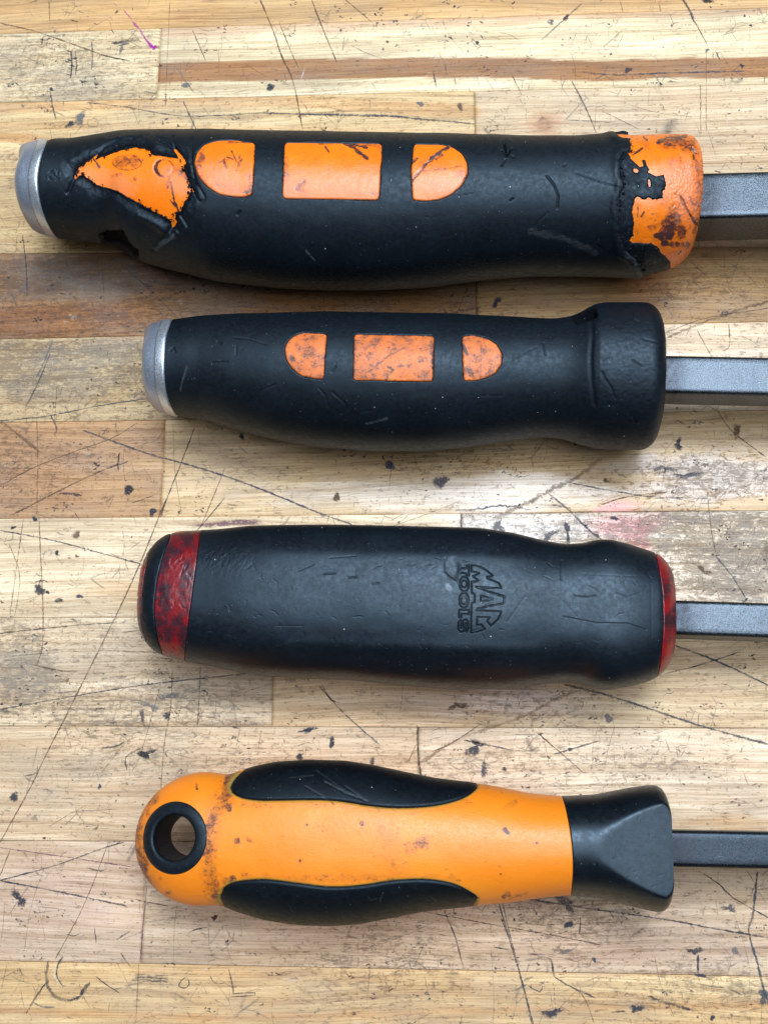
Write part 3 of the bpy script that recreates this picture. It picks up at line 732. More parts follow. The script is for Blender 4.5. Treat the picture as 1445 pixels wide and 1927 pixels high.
# scattered nicks and specks
def dens(x, y):
    d = 0.10+0.85*max(0.0, float(fbm(np.array(x/150), np.array(y/95), 301, 3))+0.15)
    for (cx, cy), (rx, ry), k in DIRTP:
        if ((x-cx)/rx)**2+((y-cy)/ry)**2 < 1.2: d += k*1.3
    return d
cols = [INK, INK, BLU, BRN, BRN, DRK, GRY, PUR]
cnt = 0
while cnt < 2100:
    x, y = random.uniform(-60, 1505), random.uniform(-40, 1967)
    if random.random() > dens(x, y): continue
    cnt += 1
    c = random.choice(cols); k = random.random()
    if k < 0.52:
        r = random.choice([1.0, 1.2, 1.5, 1.8, 2.6]); blob((x, y), r*random.uniform(1, 1.9), r, random.uniform(-.6, .6), c, random.uniform(.3, .75), .4, 9)
    elif k < 0.86:
        L = random.uniform(4, 15); a = random.choice([random.gauss(0, .18), random.gauss(0, .5), random.gauss(1.5, .2), random.uniform(0, 3.14)])
        dx, dy = math.cos(a)*L, math.sin(a)*L; b = random.uniform(-.2, .2)
        S([(x, y), (x+dx*.5-dy*b, y+dy*.5+dx*b), (x+dx, y+dy)], random.choice([1.0, 1.3, 1.7, 2.4]), c, random.uniform(.35, .75), jit=1)
    else:
        for j in range(random.randint(3, 6)):
            blob((x+random.gauss(0, 7), y+random.gauss(0, 4)), random.uniform(1.5, 4.5), random.uniform(1, 2.6), random.uniform(-.5, .5), c, random.uniform(.4, .8), .5, 7)
for j in range(520):
    x, y = random.uniform(-60, 1500), random.uniform(-40, 1960)
    L = random.uniform(10, 60); a = random.choice([random.gauss(1.6, .25), random.gauss(0, .3), random.uniform(0, 3.14)]); b = random.uniform(-.12, .12)
    dx, dy = math.cos(a)*L, math.sin(a)*L
    S([(x, y), (x+dx*.5-dy*b, y+dy*.5+dx*b), (x+dx, y+dy)], random.uniform(.7, 1.2), random.choice([BRN, BRN, BLU, GRY, TAN]), random.uniform(.3, .65))
for j in range(70):   # long faint knife scratches
    x, y = random.uniform(-60, 1500), random.uniform(-40, 1960)
    L = random.uniform(40, 190); a = random.choice([random.gauss(1.75, .15), random.gauss(1.2, .2), random.gauss(-.35, .25), random.gauss(.3, .2), random.uniform(0, 3.14)])
    b = random.uniform(-.05, .05); dx, dy = math.cos(a)*L, math.sin(a)*L
    S([(x, y), (x+dx*.5-dy*b, y+dy*.5+dx*b), (x+dx, y+dy)], random.uniform(.8, 1.5), random.choice([BRN, BRN, BLU, INK, TAN]), random.uniform(.35, .7))
for j in range(60):
    x, y = random.uniform(-40, 1480), random.uniform(-20, 1940); L = random.uniform(8, 40); a = random.uniform(0, 3.14)
    S([(x, y), (x+math.cos(a)*L, y+math.sin(a)*L)], random.uniform(1, 2), WHT, .5)
MF_ = np.array(MF); tri = MF_[:, 2] == MF_[:, 3]
make_mesh('scratches', np.array(MV), [MF_[~tri], MF_[tri][:, :3]], M_MARKS, bench,
          {'mcol': np.array(MC), 'edge': np.array(ME), 'alpha': np.array(MA)}, smooth=False, kind='stuff')

# ------------------------------------------------------------------ HANDLES
class Handle:
    def __init__(s, zc, A, B, top, bot, sL, sR, kh=None, nn=2.0, endL=(0.003, 2.0), endR=(0.002, 2.0), hmax=None, smooth=0.9):
        s.zc = zc; s.nn = nn
        s.O = unproj(*A, zc); e = unproj(*B, zc)-s.O; s.ex = e/np.linalg.norm(e); s.ey = np.array([-s.ex[1], s.ex[0], 0])
        def loc(pts):
            P = unproj(*np.array(pts, float).T, zc)-s.O
            return P @ s.ex, P @ s.ey
        st, tt = loc(top); sb, tb = loc(bot)
        s.s0 = float((unproj(*sL, zc)-s.O) @ s.ex); s.s1 = float((unproj(*sR, zc)-s.O) @ s.ex)
        s.grid = np.linspace(s.s0-0.02, s.s1+0.02, 900)
        ds = s.grid[1]-s.grid[0]
        o1 = np.argsort(st); o2 = np.argsort(sb)
        T = np.interp(s.grid, st[o1], tt[o1]); Bm = np.interp(s.grid, sb[o2], tb[o2])
        k = np.exp(-0.5*(np.arange(-40, 41)*ds/(smooth*0.001))**2); k /= k.sum()
        pad = lambda a: np.convolve(np.pad(a, 40, mode='edge'), k, 'valid')
        T = pad(T); Bm = pad(Bm)
        s.yc = (T+Bm)/2
        P = s.O+np.outer(s.grid, s.ex)+np.outer(s.yc, s.ey)
        perp = -(P @ s.ey)*1.0
        s.w = (T-Bm)/2*np.cos(np.arctan(perp/(H-zc)))
        s.endL, s.endR = endL, endR
        hm = zc-0.00005 if hmax is None else hmax
        s.h = np.minimum(s.w*(1 if kh is None else kh), hm) if not callable(kh) else kh(s)
        k = np.exp(-0.5*(np.arange(-90, 91)*ds/0.0035)**2); k /= k.sum()
        if not callable(kh) and endL[1] > 2.1: s.h = np.convolve(np.pad(s.h, 90, mode='edge'), k, 'valid')
        s.h = np.minimum(s.h, zc-0.00005)
        s.post = None
    def s_of(s, u, v): return float((unproj(u, v, s.zc)-s.O) @ s.ex)
    def params(s, S):
        yc = np.interp(S, s.grid, s.yc); w = np.interp(S, s.grid, s.w); h = np.interp(S, s.grid, s.h)
        f = np.ones_like(S)
        (L, p), (R, q) = s.endL, s.endR
        x = np.clip((S-s.s0)/L, 0, 1); fl = (1-(1-x)**p)**(1/p)
        x = np.clip((s.s1-S)/R, 0, 1); fr = (1-(1-x)**q)**(1/q)
        return yc, w, h, fl, fr
    def surf(s, S, TH):
        yc, w, h, fl, fr = s.params(S)
        n = s.nn(S) if callable(s.nn) else s.nn
        c = np.cos(TH); sn = np.sin(TH)
        # left/right end rounding: subtract a fixed amount so that small radii give a small rounding
        L, p = s.endL; R, q = s.endR
        dl = np.minimum(L, w)*(1-fl); dr = np.minimum(R, w)*(1-fr)
        ww = np.maximum(w-dl-dr, 1e-5); hh = np.maximum(h*ww/np.maximum(w, 1e-6), 1e-5)
        y = yc+ww*np.sign(c)*np.abs(c)**(2/n); z = hh*np.sign(sn)*np.abs(sn)**(2/n)
        if s.post: y, z = s.post(S, TH, y, z, yc, w)
        return s.O+S[..., None]*s.ex+y[..., None]*s.ey+z[..., None]*np.array([0, 0, 1.0])
    def normals(s, S, TH):
        e = 2e-5; t = 2e-3
        a = s.surf(S+e, TH)-s.surf(S-e, TH); b = s.surf(S, TH+t)-s.surf(S, TH-t)
        n = np.cross(b, a); ln = np.linalg.norm(n, axis=-1, keepdims=True); n = n/np.maximum(ln, 1e-12)
        # outward
        yc = np.interp(S, s.grid, s.yc)
        ctr = s.O+S[..., None]*s.ex+yc[..., None]*s.ey
        d = np.sum((s.surf(S, TH)-ctr)*n, -1)
        return n*np.where(d < 0, -1, 1)[..., None]
    def cut(s, poly):
        """s(theta) where the surface crosses a traced boundary line"""
        poly = np.array(sorted(poly, key=lambda p: p[1]), float)
        th = np.linspace(0, math.pi, 61); ss = np.linspace(s.s0+1e-4, s.s1-1e-4, 500)
        S, T = np.meshgrid(ss, th, indexing='ij')
        u, v = proj(s.surf(S, T))
        d = u-np.interp(v, poly[:, 1], poly[:, 0])
        res = []
        for j in range(len(th)):
            k = np.argmax(d[:, j] > 0)
            if k == 0: res.append(ss[0] if d[0, j] > 0 else ss[-1])
            else:
                a, b = d[k-1, j], d[k, j]; res.append(ss[k-1]+(ss[k]-ss[k-1])*(-a)/(b-a))
        res = np.array(res); res = np.convolve(np.pad(res, 3, mode='edge'), np.ones(7)/7, 'valid')
        def f(TH):
            t = np.mod(TH, 2*math.pi); t = np.where(t > math.pi, 2*math.pi-t, t)
            return np.interp(t, th, res)
        return f
    def loft(s, name, mat, parent, a, b, disp=None, ns=400, nt=200, nb=40, rA=0.0004, rB=0.0004, capA=True, capB=True, ssamp=None, thsamp=None, attrs=None, label=None, keep=None, base=0.0):
        fa = a if callable(a) else (lambda T, a=a: np.full(np.shape(T), a)); fb = b if callable(b) else (lambda T, b=b: np.full(np.shape(T), b))
        tau = np.linspace(0, 1, ns) if ssamp is None else ssamp
        # extra rows near the ends for the rounding
        ed = 0.5*(1-np.cos(np.linspace(0, math.pi/2, 8)))*0.012
        tau = np.unique(np.concatenate([ed, tau, 1-ed])); tau = tau[(tau >= 0) & (tau <= 1)]
        if thsamp is None:
            th = np.concatenate([np.linspace(-0.12, math.pi+0.12, nt), np.linspace(math.pi+0.12, 2*math.pi-0.12, nb+2)[1:-1]])
        else: th = thsamp
        TA, TH = np.meshgrid(tau, th, indexing='ij')
        A = fa(TH); B = fb(TH); S = A+(B-A)*TA
        P = s.surf(S, TH); Nn = s.normals(S, TH)
        u, v = proj(P)
        vis = ((np.array([0, 0, H])-P)*Nn).sum(-1) > -0.02*H
        d = np.full(S.shape, float(base))
        at = {'grime_shade': np.zeros(S.shape), 'chalk_sheen': np.zeros(S.shape)}
        if disp:
            r = disp(u, v, S, TH, vis)
            if isinstance(r, tuple):
                d = d+r[0]
                for k_, a_ in r[1].items(): at[k_] = a_
            else: d = d+r
        da = S-A; db = B-S
        if rA > 0: x = np.clip(da/rA, 0, 1); d = d-1000*rA*(1-np.sqrt(np.maximum(0, 1-(1-x)**2)))*0.9
        if rB > 0: x = np.clip(db/rB, 0, 1); d = d-1000*rB*(1-np.sqrt(np.maximum(0, 1-(1-x)**2)))*0.9
        P = P+Nn*(d*0.001)[..., None]
        ni, nj = S.shape
        verts = P.reshape(-1, 3); idx = np.arange(ni*nj).reshape(ni, nj)
        j2 = np.roll(np.arange(nj), -1)
        f = np.stack([idx[:-1, :], idx[:-1, j2], idx[1:, j2], idx[1:, :]], -1).reshape(-1, 4)
        if keep is not None:
            km = keep(P, u, v).ravel(); f = f[km[f].all(1)]
        fl = [f]; extra = []; ai = {k_: [a_.ravel()] for k_, a_ in at.items()}
        nxt = len(verts)
        for cap, row, flip in ((capA, 0, True), (capB, ni-1, False)):
            if not cap: continue
            ctr = P[row].mean(0)
            prev = idx[row]
            for kk in (0.6, 0.25):
                q = ctr+(P[row]-ctr)*kk; extra.append(q); cur = nxt+np.arange(nj); nxt += nj
                ff = np.stack([prev, prev[j2], cur[j2], cur], -1)
                fl.append(ff[:, ::-1] if not flip else ff); 
                for k_ in ai: ai[k_].append(at[k_][row])
                prev = cur
            extra.append(ctr[None]); c_ = np.full(nj, nxt); nxt += 1
            for k_ in ai: ai[k_].append(at[k_][row][:1])
            ff = np.stack([prev, prev[j2], c_], -1); fl.append(ff[:, ::-1] if not flip else ff)
        if extra: verts = np.concatenate([verts]+extra)
        quads = np.concatenate([q for q in fl if q.shape[1] == 4]); tris = [q for q in fl if q.shape[1] == 3]
        return make_mesh(name, verts, [quads]+tris, mat, parent, {k_: np.concatenate(a_) for k_, a_ in ai.items()}, label=label)
    def overlay(s, name, mat, parent, field, bbox, d_in=0.05, d_out=-0.9, edge=1.6, res=1.6, attrs=None, label=None, extra=None):
        """thin piece on the surface where field(u,v)>0 (pixels). Edges curl down into the body."""
        (u0, v0, u1, v1) = bbox
        ss = np.linspace(s.s0, s.s1, 400); tt = np.linspace(-0.3, math.pi+0.3, 160)
        S, T = np.meshgrid(ss, tt, indexing='ij'); u, v = proj(s.surf(S, T)); Nn = s.normals(S, T)
        P = s.surf(S, T); vis = ((np.array([0, 0, H])-P)*Nn).sum(-1) > -0.03*H
        mk = (u > u0-8) & (u < u1+8) & (v > v0-8) & (v < v1+8) & vis
        sa, sb = S[mk].min(), S[mk].max(); ta, tb = T[mk].min(), T[mk].max()
        n1 = int((u1-u0+16)/res); 
        arc = (tb-ta)*max(np.interp((sa+sb)/2, s.grid, s.w), 1e-3)/0.00014
        n2 = int(arc/res)
        S, T = np.meshgrid(np.linspace(sa, sb, n1), np.linspace(ta, tb, n2), indexing='ij')
        P = s.surf(S, T); Nn = s.normals(S, T); u, v = proj(P)
        g = field(u, v)
        x = sstep(-edge, edge, g)
        d = d_out+(d_in-d_out)*np.clip(np.sqrt(np.clip((g+edge)/(2.6*edge), 0, 1)), 0, 1)
        at = {'grime_shade': np.zeros(S.shape), 'chalk_sheen': np.zeros(S.shape)}
        if extra:
            r = extra(u, v, g)
            d = d+r[0]*(g > 0)
            for k_, a_ in r[1].items(): at[k_] = a_
        P = P+Nn*(d*0.001)[..., None]
        idx = np.arange(S.size).reshape(S.shape)
        f = np.stack([idx[:-1, :-1], idx[:-1, 1:], idx[1:, 1:], idx[1:, :-1]], -1).reshape(-1, 4)
        km = (g > -edge*1.3).ravel(); f = f[km[f].any(1)]
        vv, ff, aa = compact(P.reshape(-1, 3), f, {k_: a_.ravel() for k_, a_ in at.items()})
        # give it thickness: closed back face a little below
        return make_mesh(name, vv, ff, mat, parent, aa, label=label)

def grooves(u, v, lines, w=2.0, depth=0.2):
    """lines: list of (pts, width, depth)"""
    d = np.zeros(np.shape(u))
    for L in lines:
        pts, ww, dd = (L if isinstance(L, tuple) and len(L) == 3 and not isinstance(L[1], tuple) else (L, w, depth))
        pa = np.array(pts); m = (u > pa[:, 0].min()-4*ww-4) & (u < pa[:, 0].max()+4*ww+4) & (v > pa[:, 1].min()-4*ww-4) & (v < pa[:, 1].max()+4*ww+4)
        if not m.any(): continue
        q = dist_poly(u[m], v[m], pts)
        d[m] = np.minimum(d[m], -dd*np.exp(-(q/(ww*0.75))**2))
    return d

def smear(u, v, lines):
    g = np.zeros(np.shape(u))
    for pts, w, k in lines:
        w = w*1.3
        if len(pts) == 1:
            q = np.hypot(u-pts[0][0], v-pts[0][1])
        else: q = dist_poly(u, v, pts)
        g = np.maximum(g, k*(1-sstep(w*0.25, w, q+fbm(u/7, v/7, 91, 3)*w*0.45)))
    return g

def rnd_scuffs(u0, v0, u1, v1, n, seed, Lr=(8, 40), wr=(1.0, 2.0), dr=(0.04, 0.14)):
    r = random.Random(seed); out = []
    for k in range(n):
        x, y = r.uniform(u0, u1), r.uniform(v0, v1); a = r.uniform(0, math.pi); L = r.uniform(*Lr); b = r.uniform(-.3, .3)
        dx, dy = math.cos(a)*L, math.sin(a)*L
        out.append(([(x, y), (x+dx*.5-dy*b, y+dy*.5+dx*b), (x+dx, y+dy)], r.uniform(*wr), r.uniform(*dr)))
    return out

def shaft(parent, top_a, top_b, bot_a, bot_b, zc, mat, start_u, length=0.30, ch=0.0010, height=None):
    """square bar: traced upper and lower edges of its top face at the handle and at the frame edge"""
    zt = zc+0.0062
    for _ in range(4):
        Pa = unproj(*top_a, zt); Pb = unproj(*top_b, zt); Qa = unproj(*bot_a, zt); Qb = unproj(*bot_b, zt)
        wdt = (np.linalg.norm(Pa-Qa)+np.linalg.norm(Pb-Qb))/2+2*ch*0.6
        hh = wdt if height is None else height
        zt = zc+hh/2
    A = (Pa+Qa)/2; B = (Pb+Qb)/2; ex = (B-A); ex[2] = 0; ex /= np.linalg.norm(ex); ey = np.array([-ex[1], ex[0], 0])
    A0 = A-ex*0.03; A0[2] = zc
    hw, hz = wdt/2, hh/2
    prof0 = []
    for (cx, cz) in ((1, 1), (-1, 1), (-1, -1), (1, -1)):
        for k in range(4):
            a = {(1, 1): 0, (-1, 1): math.pi/2, (-1, -1): math.pi, (1, -1): 1.5*math.pi}[(cx, cz)]+k/3*math.pi/2
            prof0.append(((hw-ch)*cx+ch*math.cos(a), (hz-ch)*cz+ch*math.sin(a)))
    prof = []
    n0 = len(prof0)
    for i in range(n0):
        p, q = prof0[i], prof0[(i+1) % n0]
        L = math.hypot(q[0]-p[0], q[1]-p[1]); k = max(1, int(L/0.0009))
        for j in range(k): prof.append((p[0]+(q[0]-p[0])*j/k, p[1]+(q[1]-p[1])*j/k))
    pr = np.array(prof)
    xs = np.concatenate([np.linspace(0, 0.075, 160), np.linspace(0.08, length, 12), [length+0.018, length+0.034]])
    V = []
    for i, x in enumerate(xs):
        kz = 1.0; ky = 1.0
        if x > length: kz = 1-(x-length)/0.034*0.82; ky = 1.12
        for (py, pz) in pr:
            V.append(A0+ex*x+ey*py*ky+np.array([0, 0, pz*kz]))
    V = np.array(V); ni, nj = len(xs), len(pr)
    idx = np.arange(ni*nj).reshape(ni, nj); j2 = np.roll(np.arange(nj), -1)
    f = np.stack([idx[:-1, :], idx[:-1, j2], idx[1:, j2], idx[1:, :]], -1).reshape(-1, 4)[:, ::-1]
    c0 = V[idx[0]].mean(0); c1 = V[idx[-1]].mean(0); V = np.concatenate([V, [c0, c1]]); n = ni*nj
    t0 = np.stack([idx[0][j2], idx[0], np.full(nj, n)], -1)[:, ::-1]; t1 = np.stack([idx[-1], idx[-1][j2], np.full(nj, n+1)], -1)[:, ::-1]
    # tiny hand-forged unevenness
    V[:, 2] += 0.00003*fbm(V[:, 0]*400, V[:, 1]*400, 4, 2)
    return make_mesh('shaft', V, [f, t0, t1], mat, parent, {'grime_shade': 0.75*np.exp(-(np.maximum((V-A0) @ ex-0.0325, 0)/0.0022))*(0.6+0.6*vnoise(V[:, 0]*1500, V[:, 1]*1500, 3))}, smooth=True)
GROUP = 'pry bars laid side by side on the bench'

# ================================================================== bar 1 (top, torn)
ZC1 = 0.0193
H1 = Handle(ZC1, (100, 358), (1240, 386),
    [(60, 268), (88, 264), (150, 262), (175, 258), (200, 254), (250, 247), (330, 246), (450, 247), (600, 249), (750, 252), (900, 256), (1000, 258), (1080, 258), (1130, 254), (1162, 251), (1178, 254), (1240, 251), (1330, 251)],
    [(60, 449), (108, 452), (150, 457), (200, 465), (222, 471), (235, 486), (262, 500), (320, 515), (400, 535), (500, 547), (600, 553), (700, 553), (800, 547), (900, 533), (1000, 525), (1100, 525), (1180, 528), (1212, 529), (1245, 521), (1275, 512), (1300, 502), (1340, 492)],
    (84, 358), (1309, 387), endL=(0.004, 2.0), endR=(0.0045, 2.0), kh=0.985)
pos = H1.O.copy(); pos[2] = 0
bar1 = thing('pry_bar', 'largest pry bar, topmost, torn black grip exposing orange plastic, orange collar', 'pry bar', tuple(pos), GROUP)
Z2 = lambda L: [(20+x/3.803, 240+y/3.803) for x, y in L]
Z3 = lambda L: [(1120+x/6.022, 230+y/6.022) for x, y in L]
TEAR = Z2([(465, 325), (480, 275), (540, 235), (610, 210), (700, 175), (780, 140), (870, 118), (940, 125), (985, 145), (995, 170), (1060, 185), (1100, 190), (1190, 205), (1215, 240), (1245, 330), (1260, 380), (1277, 440), (1262, 480), (1220, 540), (1205, 600), (1165, 620), (1155, 685), (1110, 650), (1060, 620), (990, 590), (940, 560), (900, 530), (850, 510), (780, 465), (690, 430), (600, 400), (560, 360), (510, 330)])
CAV = Z2([(640, 770), (690, 735), (760, 750), (800, 728), (835, 800), (860, 850), (910, 885), (905, 935), (850, 925), (780, 890), (735, 855), (670, 835)])
W1 = [round_poly([(481, 268), (475, 367), (460, 371), (440, 371), (412, 366), (388, 350), (371, 328), (365, 308), (369, 288), (382, 272), (405, 264), (440, 262)], 7),
      round_poly([(535, 267), (720, 269), (713, 377), (531, 374)], 9),
      round_poly([(778, 270), (830, 271), (852, 276), (870, 288), (880, 308), (880, 328), (868, 350), (850, 366), (828, 376), (805, 379), (776, 377), (773, 320)], 7)]
RIDGE = Z3([(250, 120), (300, 160), (385, 185), (412, 240), (405, 310), (365, 335), (320, 340), (300, 380), (285, 430), (290, 520), (290, 600), (312, 620), (325, 700), (320, 760), (285, 850), (280, 900), (270, 1000), (268, 1130), (285, 1300), (325, 1450), (430, 1530), (500, 1620), (540, 1700), (552, 1830)])
SLEEVE_END = RIDGE+[(1240, 560), (1100, 700), (0, 700), (0, 100), (1100, 100), (1150, 240)]
RES_A = Z3([(300, 320), (370, 330), (400, 390), (470, 460), (500, 490), (540, 480), (530, 410), (570, 410), (610, 530), (600, 560), (690, 600), (780, 590), (805, 670), (795, 750), (760, 780), (772, 860), (650, 870), (600, 855), (550, 880), (480, 840), (450, 870), (430, 950), (420, 1030), (437, 1150), (425, 1300), (380, 1350), (420, 1380), (640, 1385), (720, 1430), (760, 1510), (800, 1530), (860, 1610), (850, 1680), (700, 1760), (550, 1850), (500, 1850), (300, 1500), (230, 1130), (240, 900), (280, 760), (250, 430)])
H1_GR = [([(948, 270), (951, 282), (953, 292), (962, 280)], 2.4, 1.1), ([(953, 292), (943, 283)], 1.8, .8), ([(953, 290), (966, 296)], 1.5, .6), ([(943, 312), (950, 300)], 1.2, .4),
         ([(1028, 330), (1042, 348), (1050, 370), (1048, 392)], 1.6, .35), ([(1085, 325), (1120, 340), (1170, 355)], 1.3, .2), ([(1000, 430), (1030, 400)], 1.1, .15),
         ([(575, 470), (592, 488)], 1.2, .15), ([(452, 398), (447, 404)], 2, .5), ([(960, 378), (965, 374)], 1.5, .4), ([(1060, 312), (1063, 309)], 1.4, .3), ([(1120, 460), (1165, 490)], 1.2, .12), ([(870, 368), (890, 364)], 1.1, .15)]
H1_GR += rnd_scuffs(380, 260, 1150, 520, 60, 5, (5, 26), (0.9, 1.4), (0.015, 0.05))
def sleeve1(u, v, S, TH, vis):
    sd = sdf(u, v, TEAR)+2.2*fbm(u/5, v/5, 21, 3)
    win = np.maximum.reduce([sdf(u, v, w) for w in W1])
    d = np.zeros(u.shape)
    near = sstep(-48, -4, sd)
    rough = fbm(u/9, v/9, 33, 4)
    # undercut rim, raised lip, folds
    wv = 1.0+0.6*fbm(u/24, v/24, 8, 2)
    rim = np.exp(-((sd+4)/(3.5*wv+1.0))**2)*(0.7+0.6*fbm(u/14, v/14, 18, 3))
    lip = np.exp(-((sd+15)/7.0)**2)*np.clip(0.15+1.5*fbm(u/26, v/20, 9, 2), -0.5, 1.2)
    slope = sstep(-50, 0, sd)
    crag = np.abs(fbm(u/11, v/9, 133, 3))
    sl2 = sstep(-24*wv-4, 1, sd)
    d += -0.25*rim+0.30*lip-0.20*slope-0.60*sl2+near*0.10*rough-0.30*crag*np.exp(-((sd+5)/8.0)**2)
    # sheared folds right of the tear and above
    fold = dist_poly(u, v, [(300, 262), (318, 268), (335, 282), (345, 300)]); d -= 0.7*np.exp(-(fold/4.0)**2)
    fold = dist_poly(u, v, [(168, 300), (180, 285), (196, 272), (222, 262), (250, 258)]); d -= 0.5*np.exp(-(fold/3.0)**2)
    fold = dist_poly(u, v, [(326, 258), (331, 280), (340, 296)]); d -= 0.5*np.exp(-(fold/3.0)**2)
    fold = dist_poly(u, v, [(362, 262), (360, 300), (365, 330)]); d -= 0.4*np.exp(-(fold/3.0)**2)
    fold = dist_poly(u, v, [(143, 322), (136, 340), (128, 362)]); d -= 0.8*np.exp(-(fold/3.2)**2)
    fold = dist_poly(u, v, [(325, 420), (318, 440), (300, 455), (290, 470)]); d -= 0.7*np.exp(-(fold/5)**2)
    fold = dist_poly(u, v, [(338, 405), (352, 425)]); d -= 0.5*np.exp(-(fold/3)**2)
    rdg = dist_poly(u, v, [(292, 466), (310, 455), (328, 440)]); d += 0.4*np.exp(-((rdg-4)/3)**2)
    rdg = dist_poly(u, v, [(262, 405), (290, 420), (315, 440)]); d += 0.5*np.exp(-(rdg/7)**2)
    rdg = dist_poly(u, v, [(366, 352), (378, 372)]); d -= 0.3*np.exp(-((rdg-7)/2.2)**2)
    nick = np.hypot((u-100)/14, (v-328)/9); d -= 0.25*np.maximum(0, fbm(u/3.5, v/3.5, 3, 2))*(nick < 1.3)
    cv = sdf(u, v, CAV)+4.0*fbm(u/9, v/9, 4, 3)
    d = np.where(vis, d, 0)
    d -= np.where(vis, 2.0*sstep(-4.0, 5.0, cv), 0)
    d -= np.where(vis, 2.3*sstep(-1.6, 1.6, sd), 0)
    d = np.where(vis & (win > -7), d+0*win-2.2*sstep(0.3, 1.5, win), d)
    se = sdf(u, v, SLEEVE_END)+3.0*fbm(u/9, v/9, 61, 3)
    ede = np.where(vis, se, (H1.s_of(1170, 386)+(1-np.cos(TH))*0.5*(H1.s_of(1212, 386)-H1.s_of(1170, 386))-S)/0.00014)
    d += 0.30*np.exp(-((ede-10)/7)**2)+0.12*fbm(u/9, v/9, 62, 3)*(1-sstep(6, 26, ede))
    d -= 2.8*(1-sstep(-2.5, 2.0, ede))
    d += np.where(vis, grooves(u, v, H1_GR), 0)
    d += 0.10*fbm(u/55, v/45, 71, 3)
    g = np.clip(sstep(0, 1.2, cv)*1.0+0.9*np.exp(-((sd+4)/5)**2)+0.35*(1-sstep(0, 10, ede))+np.clip(-grooves(u, v, H1_GR), 0, 1)*1.4, 0, 1)  # recess shade painted into the tear rim and cavity, grooves darkened too
    ch = 0.55*smear(u, v, [([(292, 468), (305, 458), (326, 446)], 5, .8), ([(575, 470), (592, 490)], 1.8, 1), ([(1000, 435), (1060, 448), (1120, 475)], 7, .45), ([(1180, 480), (1196, 492), (1210, 520)], 7, .7),
         ([(150, 440), (160, 448)], 8, .3), ([(280, 345), (300, 360), (330, 382)], 10, .12)])
    ch = ch+0.25*(1-sstep(0, 9, ede))*sstep(0.1, 0.5, fbm(u/3, v/3, 88, 3))
    return d, {'grime_shade': np.where(vis, g, 0), 'chalk_sheen': np.where(vis, ch, 0)}
SA1 = H1.cut([(90, 262), (76, 300), (70, 330), (72, 360), (79, 395), (92, 425), (108, 453)])
H1.loft('grip', M_RUBBER, bar1, SA1, H1.s_of(1236, 386), sleeve1, ns=640, nt=250, nb=40, rA=0.0003, rB=0.0008)
def core1(u, v, S, TH, vis):
    cv = sdf(u, v, CAV)
    d = np.where(vis, -4.0*sstep(-12, -4, cv), 0)
    g = smear(u, v, [([(225, 300), (250, 297)], 17, .55), ([(170, 290), (184, 310)], 2, .9), ([(310, 345), (316, 330), (312, 352)], 4, .6), ([(318, 340), (325, 380), (333, 398)], 2.5, .9), ([(180, 305), (183, 312)], 2.5, 1),
        ([(345, 318), (352, 332)], 12, .65), ([(205, 330), (222, 325)], 6, .45), ([(250, 334)], 6, .6), ([(320, 310), (345, 320)], 14, .4), ([(316, 375), (334, 398)], 1.6, 1), ([(300, 300), (340, 290)], 6, .2)])
    ring = np.abs(np.hypot(u-305, v-311)-18); g = np.maximum(g, 0.95*np.exp(-(ring/1.3)**2)*(vis))
    d = d-0.25*np.exp(-(ring/1.5)**2)*vis
    ov = np.abs(np.hypot((u-235)/28, (v-301)/15)-1)*18; g = np.maximum(g, 0.7*np.exp(-(ov/1.6)**2))
    cres = (np.hypot(u-305, v-311) < 17) & (np.hypot(u-311, v-311) > 17); g = np.where(cres, .95, g)
    d = d+0.12*fbm(u/60, v/60, 14, 2)
    ch = smear(u, v, [([(165, 330), (230, 350)], 25, .6), ([(320, 330), (340, 350)], 22, .7)])  # pale highlight painted on the exposed core
    return d, {'grime_shade': g, 'chalk_sheen': ch}
H1.loft('core', M_ORANGE, bar1, H1.s_of(96, 358), H1.s_of(700, 370), core1, ns=300, nt=170, nb=24, base=-1.25, rA=0, rB=0)
